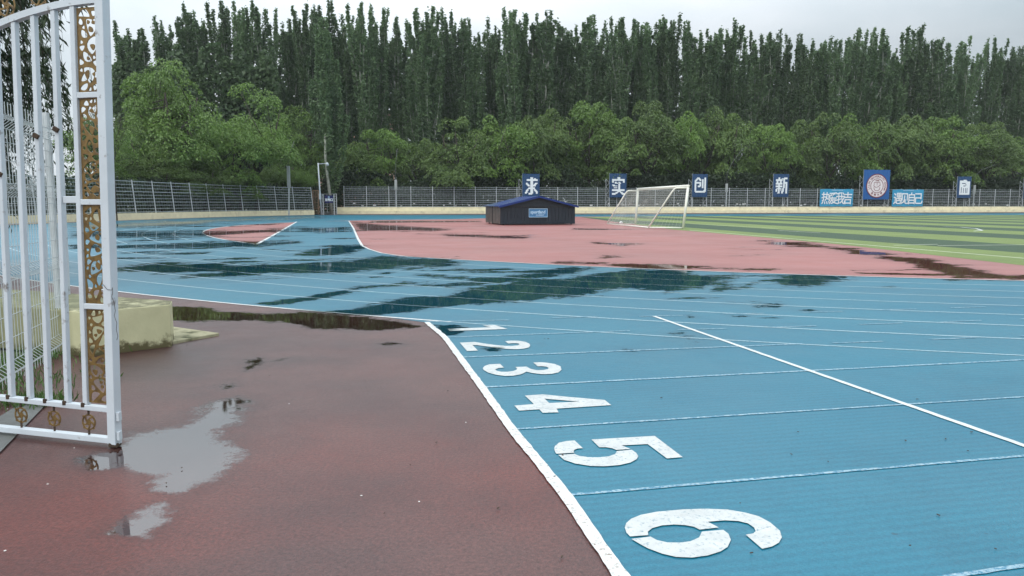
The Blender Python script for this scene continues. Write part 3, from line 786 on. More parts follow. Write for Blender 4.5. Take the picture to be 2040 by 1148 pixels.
board(1899.5, 1926.5, 352, 394.5, GL['li'], 'navy board with white character 励, right of both blue banners')
board(2031, 2058, 352, 396, GL['zhi'], 'navy board cut by the right edge of the photo')
# emblem board
r, w_, h_, zb = board(1714, 1765.5, 338.5, 397.5, None, 'large bright blue board with a round white and maroon university emblem', 'royal')
r['category'] = 'emblem board'
eb = empty('emblem', (w_*.5, -.07, zb+h_*.46), 0, r); RX, RZ = w_*.39, h_*.39
def disc(name, rx, rz, y, mat, parent, rin=0.0, n=48, th=.02):
    mb = MB(); vs = []; fs = []
    for i in range(n):
        a = 2*math.pi*i/n; vs += [(rx*math.cos(a), y, rz*math.sin(a)), (rx*rin*math.cos(a), y, rz*rin*math.sin(a)), (rx*math.cos(a), y+th, rz*math.sin(a)), (rx*rin*math.cos(a), y+th, rz*rin*math.sin(a))]
    for i in range(n):
        j = (i+1) % n; fs += [(4*i, 4*i+1, 4*j+1, 4*j), (4*i, 4*j, 4*j+2, 4*i+2)]
        if rin: fs.append((4*i+1, 4*i+3, 4*j+3, 4*j+1))
    mb.add(vs, fs); return mb.build(name, mat, parent)
disc('emblem_face', RX, RZ, -.02, M['emb_white'], eb, 0.001)
disc('emblem_ring', RX*1.04, RZ*1.04, -.045, M['maroon'], eb, .93)
disc('emblem_ring', RX*.63, RZ*.63, -.045, M['maroon'], eb, .93)
mb = MB()
y = -.04
for a, b in (((-.28,.28),(.28,.28)),((-.28,.28),(-.30,.0)),((.28,.28),(.30,.0)),((0,.28),(0,.02)),((-.30,-.12),(-.26,-.30)),((-.26,-.30),(-.12,-.42)),((-.12,-.42),(.12,-.42)),((.12,-.42),(.26,-.30)),((.26,-.30),(.30,-.12)),((-.34,.0),(-.1,-.14)),((-.1,-.14),(.1,-.08)),((.1,-.08),(.34,.08))):
    mb.bar((a[0]*RX, y, a[1]*RZ), (b[0]*RX, y, b[1]*RZ), .035, .07)
mb.build('emblem_shield', M['maroon'], eb)
def text_mesh(s, size, ext=.0, offset=0.0, sx=1.0):
    c = bpy.data.curves.new('txt', 'FONT'); c.body = s; c.size = size; c.align_x = 'CENTER'; c.align_y = 'CENTER'; c.offset = offset; c.extrude = ext; c.resolution_u = 3
    o = bpy.data.objects.new('txt', c); COL.objects.link(o); bpy.context.view_layer.update()
    me = bpy.data.meshes.new_from_object(o.evaluated_get(bpy.context.evaluated_depsgraph_get())); bpy.data.objects.remove(o)
    me.materials.clear()
    if sx != 1: me.transform(Matrix.Diagonal((sx, 1, 1, 1)))
    return me
def arc_text(s, a0, a1, size, parent, flip=False, rr=.80):
    bm = bmesh.new()
    for i, ch in enumerate(s):
        if ch == ' ': continue
        a = a0+(a1-a0)*i/(len(s)-1); me = text_mesh(ch, size, .006, .010)
        rot = (a-90) if not flip else (a+90)
        mt = Matrix.Translation((RX*rr*math.cos(RAD(a)), -.045, RZ*rr*math.sin(RAD(a)))) @ Matrix.Rotation(RAD(-rot), 4, 'Y') @ Matrix.Rotation(math.pi/2, 4, 'X')
        me.transform(mt); bm.from_mesh(me)
    me = bpy.data.meshes.new('emblem_lettering'); bm.to_mesh(me); bm.free(); return mesh_obj('emblem_lettering', me, M['maroon'], parent)
arc_text('JILIN UNIVERSITY·CHINA', 200, -25, .50, eb)
arc_text('吉林大学', 235, 305, .46, eb, True)
me = text_mesh('1946', .42, .006, .01); me.transform(Matrix.Translation((0, -.045, RZ*.44)) @ Matrix.Rotation(math.pi/2, 4, 'X')); mesh_obj('emblem_lettering', me, M['maroon'], eb)

def banner(x0, x1, ytop, ybot, txt, label):
    off = -.14
    def s_of(px):
        k = (px-1020)/F; b = P_far(0, off); return (k*b.y-b.x)/(FD.x-k*FD.y)
    s0, s1 = s_of(x0), s_of(x1); p0 = P_far(s0, off); p1 = P_far(s1, off); yc = (p0.y+p1.y)/2
    zt = V(x0, ytop, yc).z; zb = max(WH+.01, V(x0, ybot, yc).z); w_ = s1-s0; h_ = zt-zb
    r = empty('banner', (p0.x, p0.y, zb), math.atan2(FD.y, FD.x)); tag(r, label, 'banner', 'blue slogan banners tied to the far fence')
    nx, nz = 26, 8; vs = []; fs = []
    for j in range(nz+1):
        for i in range(nx+1):
            x, z = w_*i/nx, h_*j/nz
            vs.append((x, .035*math.sin(x*2.1+z)+.02*math.sin(x*5+z*3), z-.03*math.sin(x*3)*(1 if j in (0, nz) else 0)))
    for j in range(nz):
        for i in range(nx): a = j*(nx+1)+i; fs.append((a, a+1, a+nx+2, a+nx+1))
    MB().add(vs, fs).build('cloth', M['banner'], r, True)
    n = len(txt)
    for i, ch in enumerate(txt):
        me = text_mesh(ch, h_*.74, .01, .028, .84)
        me.transform(Matrix.Translation((w_*(.17+.66*i/(n-1)), -.10, h_*.42)) @ Matrix.Rotation(math.pi/2, 4, 'X')); mesh_obj('character', me, M['glyph'], r)
    MB().box(w_*.33, -.085, h_*.92, w_*.68, -.075, h_*.95).build('small_print', M['signpale'], r)
    return r
banner(1629, 1694.5, 377, 411.5, '热爱我吉', 'sky blue banner with four white characters, left of the emblem board')
banner(1772, 1833.5, 378, 411.5, '遇见自己', 'sky blue banner with four white characters, right of the emblem board')

# ------------------------------------------------------------------ poles at the fence
def lamp(px, ybase_off, ybox0, ybox1, ytop, arm, label, Yd=None, lean=0):
    if Yd is None:
        k = (px-1020)/F; b = P_far(0, .6); s = (k*b.y-b.x)/(FD.x-k*FD.y); p_ = P_far(s, .6); Yd = p_.y
    b = V(px, 420, Yd); r = empty('lamp_post', (b.x, Yd, 0)); tag(r, label, 'pole', 'poles with grey boxes along the fence')
    z0, z1, zt = V(px, ybox0, Yd).z, V(px, ybox1, Yd).z, V(px, ytop, Yd).z
    dx = lean*.03
    MB().bar((0,0,0), (dx*z0,0,z0), .16).build('pole', M['galv'], r)
    MB().box(dx*z0-.20, -.14, z0, dx*z0+.20, .14, z1).build('box', M['grey_box'], r, bevel=.02)
    m_ = MB(); m_.tube([(dx*z0,0,z1), (dx*z0,0,zt), ]+[(dx*z0+ax, 0, zt+az) for ax, az in arm], .028, 6).build('arm', M['arm_grey'], r, True)
    return r
lamp(575.5, 0, 375, 331, 320, [(.3,.9),(.9,2.6)], 'grey pole with a long box, beside the left fence near the gap', Yd=102.6, lean=1)
lamp(789.5, 0, 379, 358, 338, [(.1,1.4),(.3,3.2)], 'grey pole with a box and thin rod, left of the blue shed')
lamp(1446, 0, 383, 366, 345, [(1.0,2.0),(2.6,4.2)], 'grey pole with a box, between the 创 and 新 boards')
lamp(1938, 0, 387, 369, 352, [(1.0,1.2),(3.6,2.2)], 'grey pole with a bent arm, right of the 励 board')
# camera pole, gate leaf and blue gate sign in the gap
gy = 109.0
b = V(638.5, 424, gy); r = empty('camera_pole', (b.x, gy, 0)); tag(r, 'white pole carrying a small dome camera, in the gap between the walls', 'pole')
zt = V(638, 325, gy).z
MB().tube([(.15,0,0),(-.02,0,zt*.5),(-.15,0,zt)], [.13,.11,.09], 8).build('pole', M['white_metal'], r, True)
MB().bar((-.15,0,zt-.15),(1.0,0,zt-.05),.09).build('arm', M['white_metal'], r)
MB().tube([(1.1,0,zt+.05),(1.15,0,zt-.1),(1.2,0,zt-.32),(1.2,0,zt-.42)], [.16,.22,.22,.10], 10).build('camera_dome', M['white_metal'], r, True)
MB().box(-.1,-.22,zt*.30,.22,-.12,zt*.41).build('box', M['white_metal'], r)
b = V(656, 424, gy); r = empty('gate_sign', (b.x, gy, 0)); tag(r, 'navy sign with white characters on two posts in the gap between the walls', 'sign')
z0, z1 = V(656, 404.5, gy).z, V(656, 389.5, gy).z; hw = 8.2/F*gy
MB().box(-hw, -.03, z0, hw, .03, z1).build('panel', M['signnavy'], r)
for sx in (-hw-.25, hw+.12): MB().bar((sx,.1,0),(sx,.1,z1+.2),.11).build('post', M['galv'], r)
for i, ch in enumerate('五号口'):
    me = text_mesh(ch, .42, .01, .02); me.transform(Matrix.Translation(((i-1)*.38, -.05, z0+.42)) @ Matrix.Rotation(math.pi/2, 4, 'X')); mesh_obj('character', me, M['glyph'], r)
disc('seal', .13, .13, 0, M['signpale'], empty('crest', (0, -.06, z1-.25), 0, r), .5)
def barred_gate(px0, px1, ytop, ybot, Yd, mat, label, nv, nh, name='gate'):
    a = V(px0, ybot, Yd); c = V(px1, ytop, Yd); w_ = c.x-a.x; h_ = c.z
    r = empty(name, (a.x, Yd, 0)); tag(r, label, 'gate')
    f = MB()
    for x in (0, w_): f.bar((x,0,0),(x,0,h_), .12)
    for z in (.25, h_): f.bar((.07,0,z-.05),(w_-.07,0,z-.05), .09)
    f.build('frame', mat, r); s = MB()
    for i in range(1, nv): s.bar((w_*i/nv,0,.3),(w_*i/nv,0,h_-.1), .05)
    for i in range(1, nh): s.bar((.07,-.05,h_*i/nh),(w_-.07,-.05,h_*i/nh), .05)
    s.build('bars', mat, r); return r
barred_gate(624, 634, 379, 425, 111, M['brown_iron'], 'rusty brown gate leaf standing open in the gap between the walls', 4, 4)
barred_gate(616, 623, 382, 424, 112.5, M['galv'], 'narrow grey barred panel left of the brown gate leaf', 4, 2)
barred_gate(643, 670, 386, 424, 114, M['galv'], 'low grey barred gate behind the navy sign', 3, 8)

# ------------------------------------------------------------------ shed
sh = G(997, 449); ang = math.atan2(.24, .97)
W_, D_ = 5.85, 5.3; r = empty('equipment_shed', (sh.x, sh.y, 0), ang); tag(r, 'low dark equipment shed with blue gabled roof on the red infield', 'shed')
zw = 1.42; zr = 2.12; cxs = W_*.50
mb = MB(); n = 22
for i in range(n):       # front boards
    x0, x1 = W_*i/n, W_*(i+1)/n; mb.box(x0+.012, -.015-.008*(i % 2), .08, x1-.012, .02, zw)
mb.box(.01, .02, .08, W_-.01, .06, zw)
mb.build('front_wall', M['shed'], r)
mb = MB(); mb.add([(0,-.02,zw),(W_,-.02,zw),(cxs,-.02,zr-.02),(0,.06,zw),(W_,.06,zw),(cxs,.06,zr-.02)], [(0,1,2),(5,4,3),(0,3,4,1),(1,4,5,2),(2,5,3,0)]); mb.build('gable', M['shed'], r)
mb = MB(); mb.add([(0,D_,zw),(W_,D_,zw),(cxs,D_,zr-.02),(0,D_-.06,zw),(W_,D_-.06,zw),(cxs,D_-.06,zr-.02)], [(0,2,1),(5,3,4),(0,1,4,3),(1,2,5,4),(2,0,3,5)]); mb.box(0,D_-.06,.08,W_,D_,zw-.002); mb.build('back_wall', M['shed'], r)
mb = MB(); mb.box(W_-.06,.062,.08,W_,D_-.062,zw); mb.build('side_wall', M['shed'], r)
mb = MB()
for k in range(2):
    y0 = .07+k*(D_/2); mb.box(-.02, y0, .10, .03, y0+D_/2-.12, zw-.03)
    for q in range(1, 5): mb.box(-.035, y0+(D_/2-.12)*q/5-.02, .10, -.02, y0+(D_/2-.12)*q/5+.02, zw-.03)
mb.build('end_panel', M['shed_end'], r)
MB().box(-.055, D_/2-.07, .05, .03, D_/2+.07, zw-.02).build('seam', M['black'], r)
for k in range(2):       # two roof units with a dark slit between
    ya, yb = (-.30, D_/2-.10) if k == 0 else (D_/2+.12, D_+.25)
    mb = MB(); e_ = .17; sl = (zr-zw)/(cxs)
    nt_ = 9
    for q in range(nt_):
        y0 = ya+(yb-ya)*q/nt_; y1 = ya+(yb-ya)*(q+1)/nt_; ex = .018*(q % 2)
        za = zw-e_*sl
        mb.add([(-e_,y0,za+ex),(cxs,y0,zr+ex),(W_+e_,y0,za+ex),(-e_,y1,za+ex),(cxs,y1,zr+ex),(W_+e_,y1,za+ex),
                (-e_,y0,za+.04+ex),(cxs,y0,zr+.04+ex),(W_+e_,y0,za+.04+ex),(-e_,y1,za+.04+ex),(cxs,y1,zr+.04+ex),(W_+e_,y1,za+.04+ex)],
               [(6,7,10,9),(7,8,11,10),(0,3,4,1),(1,4,5,2),(0,1,7,6),(1,2,8,7),(3,9,10,4),(4,10,11,5),(0,6,9,3),(2,5,11,8)])
    mb.build('roof', M['roof'], r)
    if k == 0:
        tm = MB(); za = zw-e_*sl; tm.bar((-e_,ya-.02,za-.02),(cxs,ya-.02,zr+.0),.05,.14); tm.bar((cxs,ya-.02,zr+.0),(W_+e_,ya-.02,za-.02),.05,.14); tm.build('roof_edge', M['roof_trim'], r)
MB().bar((-.15,-.06,zw-.05),(W_+.1,-.06,zw-.05),.03,.05).build('front_rail', M['black'], r)
for q in (.25, W_-.25): 
    for yy in (.2, D_-.2): MB().tube([(q-.04,yy,.07),(q+.04,yy,.07)], .07, 10).build('wheel', M['black'], r)
sx0, sx1, sz0, sz1 = W_*.372, W_*.618, .60, 1.22
sg = empty('sign', (0, -.05, 0), 0, r)
MB().box(sx0, -.03, sz0, sx1, 0, sz1).build('sign_panel', M['signblue'], sg)
fr = MB()
for a_, b_ in (((sx0,sz0),(sx1,sz0)),((sx0,sz1),(sx1,sz1)),((sx0,sz0),(sx0,sz1)),((sx1,sz0),(sx1,sz1))): fr.bar((a_[0],-.045,a_[1]),(b_[0],-.045,b_[1]),.025,.035)
fr.build('sign_frame', M['signpale'], sg)
me = text_mesh('sportland', .33, .005, .012, .93); me.transform(Matrix.Translation(((sx0+sx1)/2-.02, -.045, .97)) @ Matrix.Rotation(math.pi/2, 4, 'X')); mesh_obj('lettering', me, M['signpale'], sg)
me = text_mesh('EQUIPMENT', .12, .005, .004); me.transform(Matrix.Translation(((sx0+sx1)/2+.15, -.045, .74)) @ Matrix.Rotation(math.pi/2, 4, 'X')); mesh_obj('lettering', me, M['signpale'], sg)

# ------------------------------------------------------------------ goal
pn = G(1361, 456); pf = G(1266, 447.3); gdir = (pf-pn).normalized(); gback = Vector((-.955, .28, 0)).normalized()
GH = V(1368, 371, pn.y).z; r = empty('football_goal', (pn.x, pn.y, .009)); tag(r, 'white football goal with net at the near end of the turf', 'goal')
g0 = Vector((0,0,0)); g1 = pf-pn; up = Vector((0.25,0,GH))
MB().tube([g0, g0+up], .085, 10).build('post', M['goal'], r, True)
MB().tube([g1, g1+Vector((.15,0,GH))], .085, 10).build('post', M['goal'], r, True)
MB().tube([g0+up-gdir*.08, g1+Vector((.15,0,GH))+gdir*.05], .085, 10).build('crossbar', M['goal'], r, True)
TOPD, BASD = .85, 2.2
for q, uu in ((g0, up), (g1, Vector((.15,0,GH)))):
    a_ = q+uu-Vector((0,0,.12)); c_ = a_+gback*TOPD; d_ = q+gback*BASD+Vector((0,0,.05))
    MB().tube([a_, a_.lerp(c_,.85), c_-Vector((0,0,.06)), c_.lerp(d_,.1), d_], .05, 8).build('side_frame', M['goal'], r, True)
MB().tube([g0+Vector((0,0,.05)), g0+gback*BASD+Vector((0,0,.05)), g1+gback*BASD+Vector((0,0,.05)), g1+Vector((0,0,.05))], .05, 8).build('base_rail', M['goal'], r, True)
nt_m = MB()
def P_net(u, v):     # u along goal, v 0..1 from top front to base back
    o_ = g0.lerp(g1, u)+up.lerp(Vector((.15,0,GH)), u)-Vector((0,0,.12))
    tb = o_+gback*TOPD; bs = g0.lerp(g1, u)+gback*BASD+Vector((0,0,.05))
    sag = -.12*math.sin(math.pi*u*3)**2
    if v < .25: return o_.lerp(tb, v/.25)
    k = (v-.25)/.75; q = tb.lerp(bs, k); return q+gback*(sag*math.sin(math.pi*k))
nu, nv = 66, 28; cw = .0065
for i in range(nu+1):
    for j in range(nv): nt_m.bar(P_net(i/nu, j/nv), P_net(i/nu, (j+1)/nv), cw)
for j in range(nv+1):
    for i in range(0, nu, 2): nt_m.bar(P_net(i/nu, j/nv), P_net(min(1, (i+2)/nu), j/nv), cw)
for q, u_ in ((g0, 0.0), (g1, 1.0)):      # side nets
    uu = up if u_ == 0 else Vector((.15,0,GH))
    for i in range(1, 12):
        k = i/12; f_ = q+uu*(1-k); bq = P_net(u_, .25+.75*k)
        nt_m.bar(f_, bq, cw)
    for i in range(1, 9):
        k = i/9; nt_m.bar((q+uu-Vector((0,0,.12))).lerp(q+uu-Vector((0,0,.12))+gback*TOPD, k), q.lerp(q+gback*BASD, k), cw)
nt_m.build('net', M['net'], r)
# ball
bm = bmesh.new(); bmesh.ops.create_icosphere(bm, subdivisions=3, radius=.13); me = bpy.data.meshes.new('football'); bm.to_mesh(me); bm.free()
me.polygons.foreach_set('use_smooth', [True]*len(me.polygons))
m, t, p, o = newmat('panelled ball'); c = coords(t); v = N(t, 'ShaderNodeTexVoronoi', Scale=8.0); L(t, c, v.inputs[0])
L(t, ramp(t, v.outputs['Distance'], .22, .26, (.03,.03,.03), (.8,.8,.78)), p.inputs['Base Color']); M['ballp'] = m
bo = mesh_obj('football', me, M['ballp']); gb = G(1237, 448.2); bo.location = (gb.x, gb.y, .15); tag(bo, 'black and white football lying at the foot of the goal net', 'ball')

# ------------------------------------------------------------------ low cream wall by the gate
wall_poly = [(-4.46,7.72),(-3.83,8.30),(-3.95,8.62),(-5.8,9.45),(-12.5,12.3),(-12.5,10.9),(-5.68,8.22)]
m, t, p, o = newmat('cream wall with moss and painted shade'); c = geopos(t); sx = N(t, 'ShaderNodeSeparateXYZ'); L(t, c, sx.inputs[0])
base = ramp(t, noise(t, 3.0, 6, .6, c), .3, .7, (.50, .48, .29), (.61, .58, .36))
lowm = math_(t, 'ADD', maprange(t, sx.outputs['Z'], .0, .22, .42, -.12), noise(t, 9, 8, .7, c))
base = mixc(t, maprange(t, lowm, .62, .80, 0, 1), base, (.10, .085, .035))
nz = N(t, 'ShaderNodeSeparateXYZ'); L(t, N(t, 'ShaderNodeNewGeometry').outputs['Normal'], nz.inputs[0])
topm = math_(t, 'MULTIPLY', maprange(t, nz.outputs['Z'], .6, .9, 0, 1), maprange(t, noise(t, 7, 8, .7, c), .30, .52, 0, 1))
base = mixc(t, topm, base, (.13, .125, .06)); base = mixc(t, math_(t, 'MULTIPLY', maprange(t, sx.outputs['X'], -4.62, -4.80, 0, 1), .8), base, ramp(t, noise(t, 5, 6, .7, c), .3, .7, (.09, .10, .045), (.22, .22, .12)))  # mossy top; left end darker olive: moss plus shade painted into the colour
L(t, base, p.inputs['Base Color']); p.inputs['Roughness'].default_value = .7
L(t, bump(t, noise(t, 25, 6, .6, c), .3, .01), p.inputs['Normal']); M['moss_shade_wall'] = m
tag(MB().prism(wall_poly[::-1][::-1], -.01, .48).build('low_wall', M['moss_shade_wall'], bevel=.012), 'low pale yellow block wall with mossy top beside the open gate', 'wall')
wp = [G(334,688).xy, G(437,669).xy, G(338,655).xy]
tag(MB().prism([tuple(wp[0]), tuple(wp[1]), tuple(wp[2]), (-3.98,8.75), (-3.85,8.33)][0:3], -.01, .035).build('concrete_wedge', M['concrete'], bevel=.008), 'thin triangular concrete slab at the foot of the yellow block wall', 'slab')
# kerb by the weeds
kp = [G(0,905).xy, G(100,800).xy, G(60,795).xy, G(-60,870).xy, G(-60,905).xy]
kb = flat('kerb_slab', [[kp]], .012, M['kerb']); tag(kb, kind='structure')

# ------------------------------------------------------------------ wire mesh fence
fa, fb = Vector((-4.12, 5.45, 0)), Vector((-4.86, 8.02, 0)); fdv = (fb-fa).normalized(); fln = (fb-fa).length; fnn = Vector((fdv.y, -fdv.x, 0))
r = empty('mesh_fence', fa); tag(r, 'white welded wire mesh fence behind the open gate', 'fence')
HM = 2.5
def off_at(z):
    for c_ in (.16, .98, 1.72, 2.32):
        d = abs(z-c_)
        if d < .06: return .035*(1-d/.06)
    return 0
zs = [0.02]+sorted(sum([[c_-.06, c_, c_+.06] for c_ in (.16,.98,1.72,2.32)], []))+[HM]
mb = MB(); nvw = int(fln/.075)
for i in range(nvw+1):
    b_ = fdv*(fln*i/nvw)
    pts = [b_+fnn*off_at(z)*2.2+Vector((0,0,z)) for z in zs]
    for a_, c_ in zip(pts, pts[1:]): mb.bar(a_, c_, .0045)
mb.build('vertical_wires', M['wire_white'], r); mb = MB()
for z in [.10,.22,.42,.62,.80,.92,1.04,1.22,1.42,1.60,1.66,1.78,1.98,2.14,2.26,2.38]: mb.bar(Vector((0,0,z))+fnn*.004, fdv*fln+Vector((0,0,z))+fnn*.004, .005)
mb.build('horizontal_wires', M['wire_white'], r)
for q in (0.0, 1.0): MB().bar(fdv*fln*q-fnn*.04, fdv*fln*q-fnn*.04+Vector((0,0,HM+.05)), .05).build('post', M['galv'], r)
tag(MB().bar(V(109, 94, 9.2), V(134, 600, 9.2), .055).build('concrete_post', M['white_metal']), 'slim white post rising above the mesh fence behind the gate', 'post')

# ------------------------------------------------------------------ ornamental gate
gp0 = V(228, 880, 4.80); gp0.z = 0; gl = Vector((-.966, .258, 0)).normalized(); lean = .031
def GP(px, py):
    # (u, z) in the plane of the gate
    x, y = px-PW/2, py-PH/2; d = Vector((x, F*CP-y*SP, -F*SP-y*CP)); o_ = Vector((0,0,CAM_H)); vd = Vector((lean,0,1))
    A = Matrix(((gl.x, vd.x, -d.x),(gl.y, vd.y, -d.y),(gl.z, vd.z, -d.z))); s = A.inverted() @ (o_-gp0); return s.x, s.y
gate = empty('ornamental_gate', gp0); tag(gate, 'open white steel gate leaf with gold scrollwork panels, at the left edge', 'gate')
gn = Vector((gl.y, -gl.x, 0)); gn = gn if gn.y < 0 else -gn      # towards the camera
def g3(u, z, n_=0.0): return gl*u+Vector((lean,0,1))*z+gn*n_
def gbar(name, a, b, w_, mat='white_metal', n_=0.0, dpt=None, bev=.004):
    return MB().bar(g3(a[0],a[1],n_), g3(b[0],b[1],n_), dpt or w_, w_, up=g3(0,1) if abs(a[1]-b[1]) < abs(a[0]-b[0]) else gl).build(name, M[mat], gate, bevel=bev)
def gpb(x0, x1, y): return GP((x0+x1)/2, y)
# vertical bars: (x centre at top, y at top) (x centre at bottom, y at bottom)
u_post, zt = GP(208, 0); ub, zb = GP(229, 884)
gbar('latch_post', (ub, zb), (ub, 3.15), .062, dpt=.062)
topc = [(3.7,55),(34.8,41),(73,30),(111.6,20),(152,12),(196,7)]
us = []
for i, (xc, yb) in enumerate(((173,800),(136,796),(97.5,790),(60.5,785),(23.5,781),(-14,777),(-52,773),(-90,769))):
    u_, z_ = GP(xc, yb); us.append(u_)
# top rail arch in (u, z): quadratic through the measured undersides
tu = np.array([GP(x, y)[0] for x, y in topc]); tz = np.array([GP(x, y)[1] for x, y in topc]); cf = np.polyfit(tu, tz, 2)
arch = lambda u_: float(np.polyval(cf, u_))
lr0, lr1 = GP(216, 815), GP(0, 792); br0, br1 = GP(219, 876), GP(0, 853)
ul = us[-1]+.05
lowz = lambda u_: lr0[1]+(lr1[1]-lr0[1])*(u_-lr0[0])/(lr1[0]-lr0[0])
botz = lambda u_: br0[1]+(br1[1]-br0[1])*(u_-br0[0])/(br1[0]-br0[0])
for i, u_ in enumerate(us):
    gbar('stile' if i == 0 else 'upright_bar', (u_, lowz(u_)+.018), (u_, arch(u_)+.0), .034 if i else .036)
gbar('lower_rail', (ub+.032, lowz(ub)), (ul, lowz(ul)), .036, n_=.0, dpt=.045)
gbar('bottom_rail', (ub+.032, botz(ub)), (ul, botz(ul)), .040, n_=.0, dpt=.05)
ap = [(ub+.032+(ul-ub-.032)*i/14) for i in range(15)]
mb = MB()
for a_, b_ in zip(ap, ap[1:]): mb.bar(g3(a_, arch(a_)+.02), g3(b_, arch(b_)+.02), .045, .042, up=g3(0,1))
mb.build('top_rail', M['white_metal'], gate)
mb = MB()
for a_, b_ in zip(ap, ap[1:]): mb.bar(g3(a_, arch(a_)+.22), g3(b_, arch(b_)+.22), .045, .042, up=g3(0,1))
mb.build('top_rail', M['white_metal'], gate)
uS = us[0]; ru0, ru1 = ub+.032, uS-.018
railz = [lowz(ub)+.018]+[GP(180, y)[1] for y in (610, 403, 190)]+[arch(ub)]
for z_ in railz[1:4]: gbar('cross_rail', (ru0, z_), (ru1, z_), .036)
# scroll panels
def ring_pts(cu, cz, r_, a0, a1, n=18, squash=1.0): return [(cu+r_*math.cos(RAD(a0+(a1-a0)*i/n)), cz+r_*squash*math.sin(RAD(a0+(a1-a0)*i/n))) for i in range(n+1)]
def strokes_mesh(name, strokes, wdt, parent, thick=.004, n_=-.004):
    mb = MB()
    for k, st in enumerate(strokes):
        nn_ = n_+.0006*(k % 9); ww = st[1] if isinstance(st, tuple) and isinstance(st[1], float) else wdt; pts = st[0] if isinstance(st, tuple) and isinstance(st[1], float) else st
        m_ = len(pts); vs = []; fs = []
        for i, (u_, z_) in enumerate(pts):
            a_ = pts[max(i-1,0)]; b_ = pts[min(i+1,m_-1)]; dx, dz = b_[0]-a_[0], b_[1]-a_[1]; l_ = math.hypot(dx, dz) or 1; nx, nz_ = -dz/l_, dx/l_
            h_ = ww/2+.0016
            for sg_ in (1, -1):
                for dn in (0, thick): vs.append(g3(u_+sg_*nx*h_, z_+sg_*nz_*h_, nn_+dn))
        for i in range(m_-1):
            b0 = 4*i; fs += [(b0,b0+2,b0+6,b0+4),(b0+1,b0+5,b0+7,b0+3),(b0,b0+4,b0+5,b0+1),(b0+2,b0+3,b0+7,b0+6)]
        fs += [(0,1,3,2), (4*m_-4,4*m_-2,4*m_-1,4*m_-3)]
        mb.add(vs, fs)
    return mb.build(name, M['gold'], parent)
rnd = random.Random(3)
pw = ru1-ru0; uc = (ru0+ru1)/2
def plate(ua, ub_, za, zb_, seed):
    rg = random.Random(seed); holes = []; W2 = ub_-ua
    def blob(cu, cz, a, b, rot, bend, n=16):
        P = []
        for i in range(n):
            t_ = 2*math.pi*i/n; x = a*math.cos(t_); y = b*math.sin(t_)*(1-.18*math.cos(2*t_)); y += bend*(x*x)/(a)
            P.append((cu+x*math.cos(rot)-y*math.sin(rot), cz+x*math.sin(rot)+y*math.cos(rot)))
        return P
    def ok(P, web):
        for u_, z_ in P:
            if u_ < ua+.007 or u_ > ub_-.007 or z_ < za+.006 or z_ > zb_-.006: return False
        for H in holes:
            for q in H:
                for p_ in P:
                    if abs(p_[0]-q[0]) < web and abs(p_[1]-q[1]) < web and (p_[0]-q[0])**2+(p_[1]-q[1])**2 < web*web: return False
            c = (sum(q[0] for q in H)/len(H), sum(q[1] for q in H)/len(H)); c2 = (sum(q[0] for q in P)/len(P), sum(q[1] for q in P)/len(P))
            if math.hypot(c[0]-c2[0], c[1]-c2[1]) < .011: return False
        return True
    for a, b, tries in ((.34, .20, 30), (.27, .12, 90), (.20, .10, 260), (.13, .085, 600), (.08, .055, 900)):
        for _ in range(tries):
            P = blob(rg.uniform(ua, ub_), rg.uniform(za, zb_), W2*a, W2*b, rg.uniform(-.9, .9)+(1.2 if rg.random() < .35 else 0), rg.choice((-.45, .45, .2)))
            if ok(P, .0075): holes.append(P)
    n = 40; L_ = [(ua+.004*math.sin(i*1.3)+.003*math.sin(i*.5), zb_+(za-zb_)*i/n) for i in range(n+1)]
    outer = [(ub_, za), (ub_, zb_)]+L_[:-1]+[(ua, za)]
    pts = [Vector(p) for p in outer]; faces = [list(range(len(outer)))]
    for H in holes: faces.append(list(range(len(pts), len(pts)+len(H)))); pts += [Vector(p) for p in H]
    vs, es, fs, *_ = delaunay_2d_cdt(pts, [], faces, 2, 1e-7)
    me = bpy.data.meshes.new('scroll_panel'); me.from_pydata([tuple(g3(v.x, v.y)) for v in vs], [], [list(f) for f in fs]); me.update()
    o_ = mesh_obj('scroll_panel', me, M['gold'], gate); md = o_.modifiers.new('thick', 'SOLIDIFY'); md.thickness = .005; md.offset = 0
for pi_ in range(4): plate(ru0, ru1-.004, railz[pi_]+.018, railz[pi_+1]-.018, 20+pi_)
def wheel(u_, z_, r_):
    S = [(ring_pts(u_, z_, r_, 0, 360, 24), .007), (ring_pts(u_, z_, r_*.22, 0, 360, 12), .016)]
    for k in range(5):
        a0 = 72*k+18; S.append(([(u_+r_*q*math.cos(RAD(a0+55*(q-.2))), z_+r_*q*math.sin(RAD(a0+55*(q-.2)))) for q in (.22,.45,.65,.85,1.0)], .008))
    for k in range(4): a0 = RAD(45+90*k); S.append(([(u_+r_*.98*math.cos(a0), z_+r_*.98*math.sin(a0)), (u_+r_*1.22*math.cos(a0), z_+r_*1.22*math.sin(a0))], .010))
    o_ = strokes_mesh('wheel_ornament', S, .008, gate, .005, -.003)
    return o_
for (xw, yw) in ((177,840),(108,831.5),(42,825),(-25,818)):
    u_, z_ = GP(xw, yw); zm = (lowz(u_)+botz(u_))/2; wheel(u_, zm, .050)
    MB().bar(g3(u_, zm+.055), g3(u_, lowz(u_)-.018), .010).build('weld_stub', M['rust'], gate); MB().bar(g3(u_, botz(u_)+.02), g3(u_, zm-.055), .010).build('weld_stub', M['rust'], gate)
for xw in (14, 78, 140):
    u_, _ = GP(xw, 30); wheel(u_, arch(u_)+.12, .065)
for i, u_ in enumerate(us[:6]):      # rusty welds at the bar feet
    MB().box(-.012, -.012, -.014, .012, .012, .014, Matrix.Translation(g3(u_+.014, lowz(u_)+.016, .014))).build('weld', M['rust'], gate)
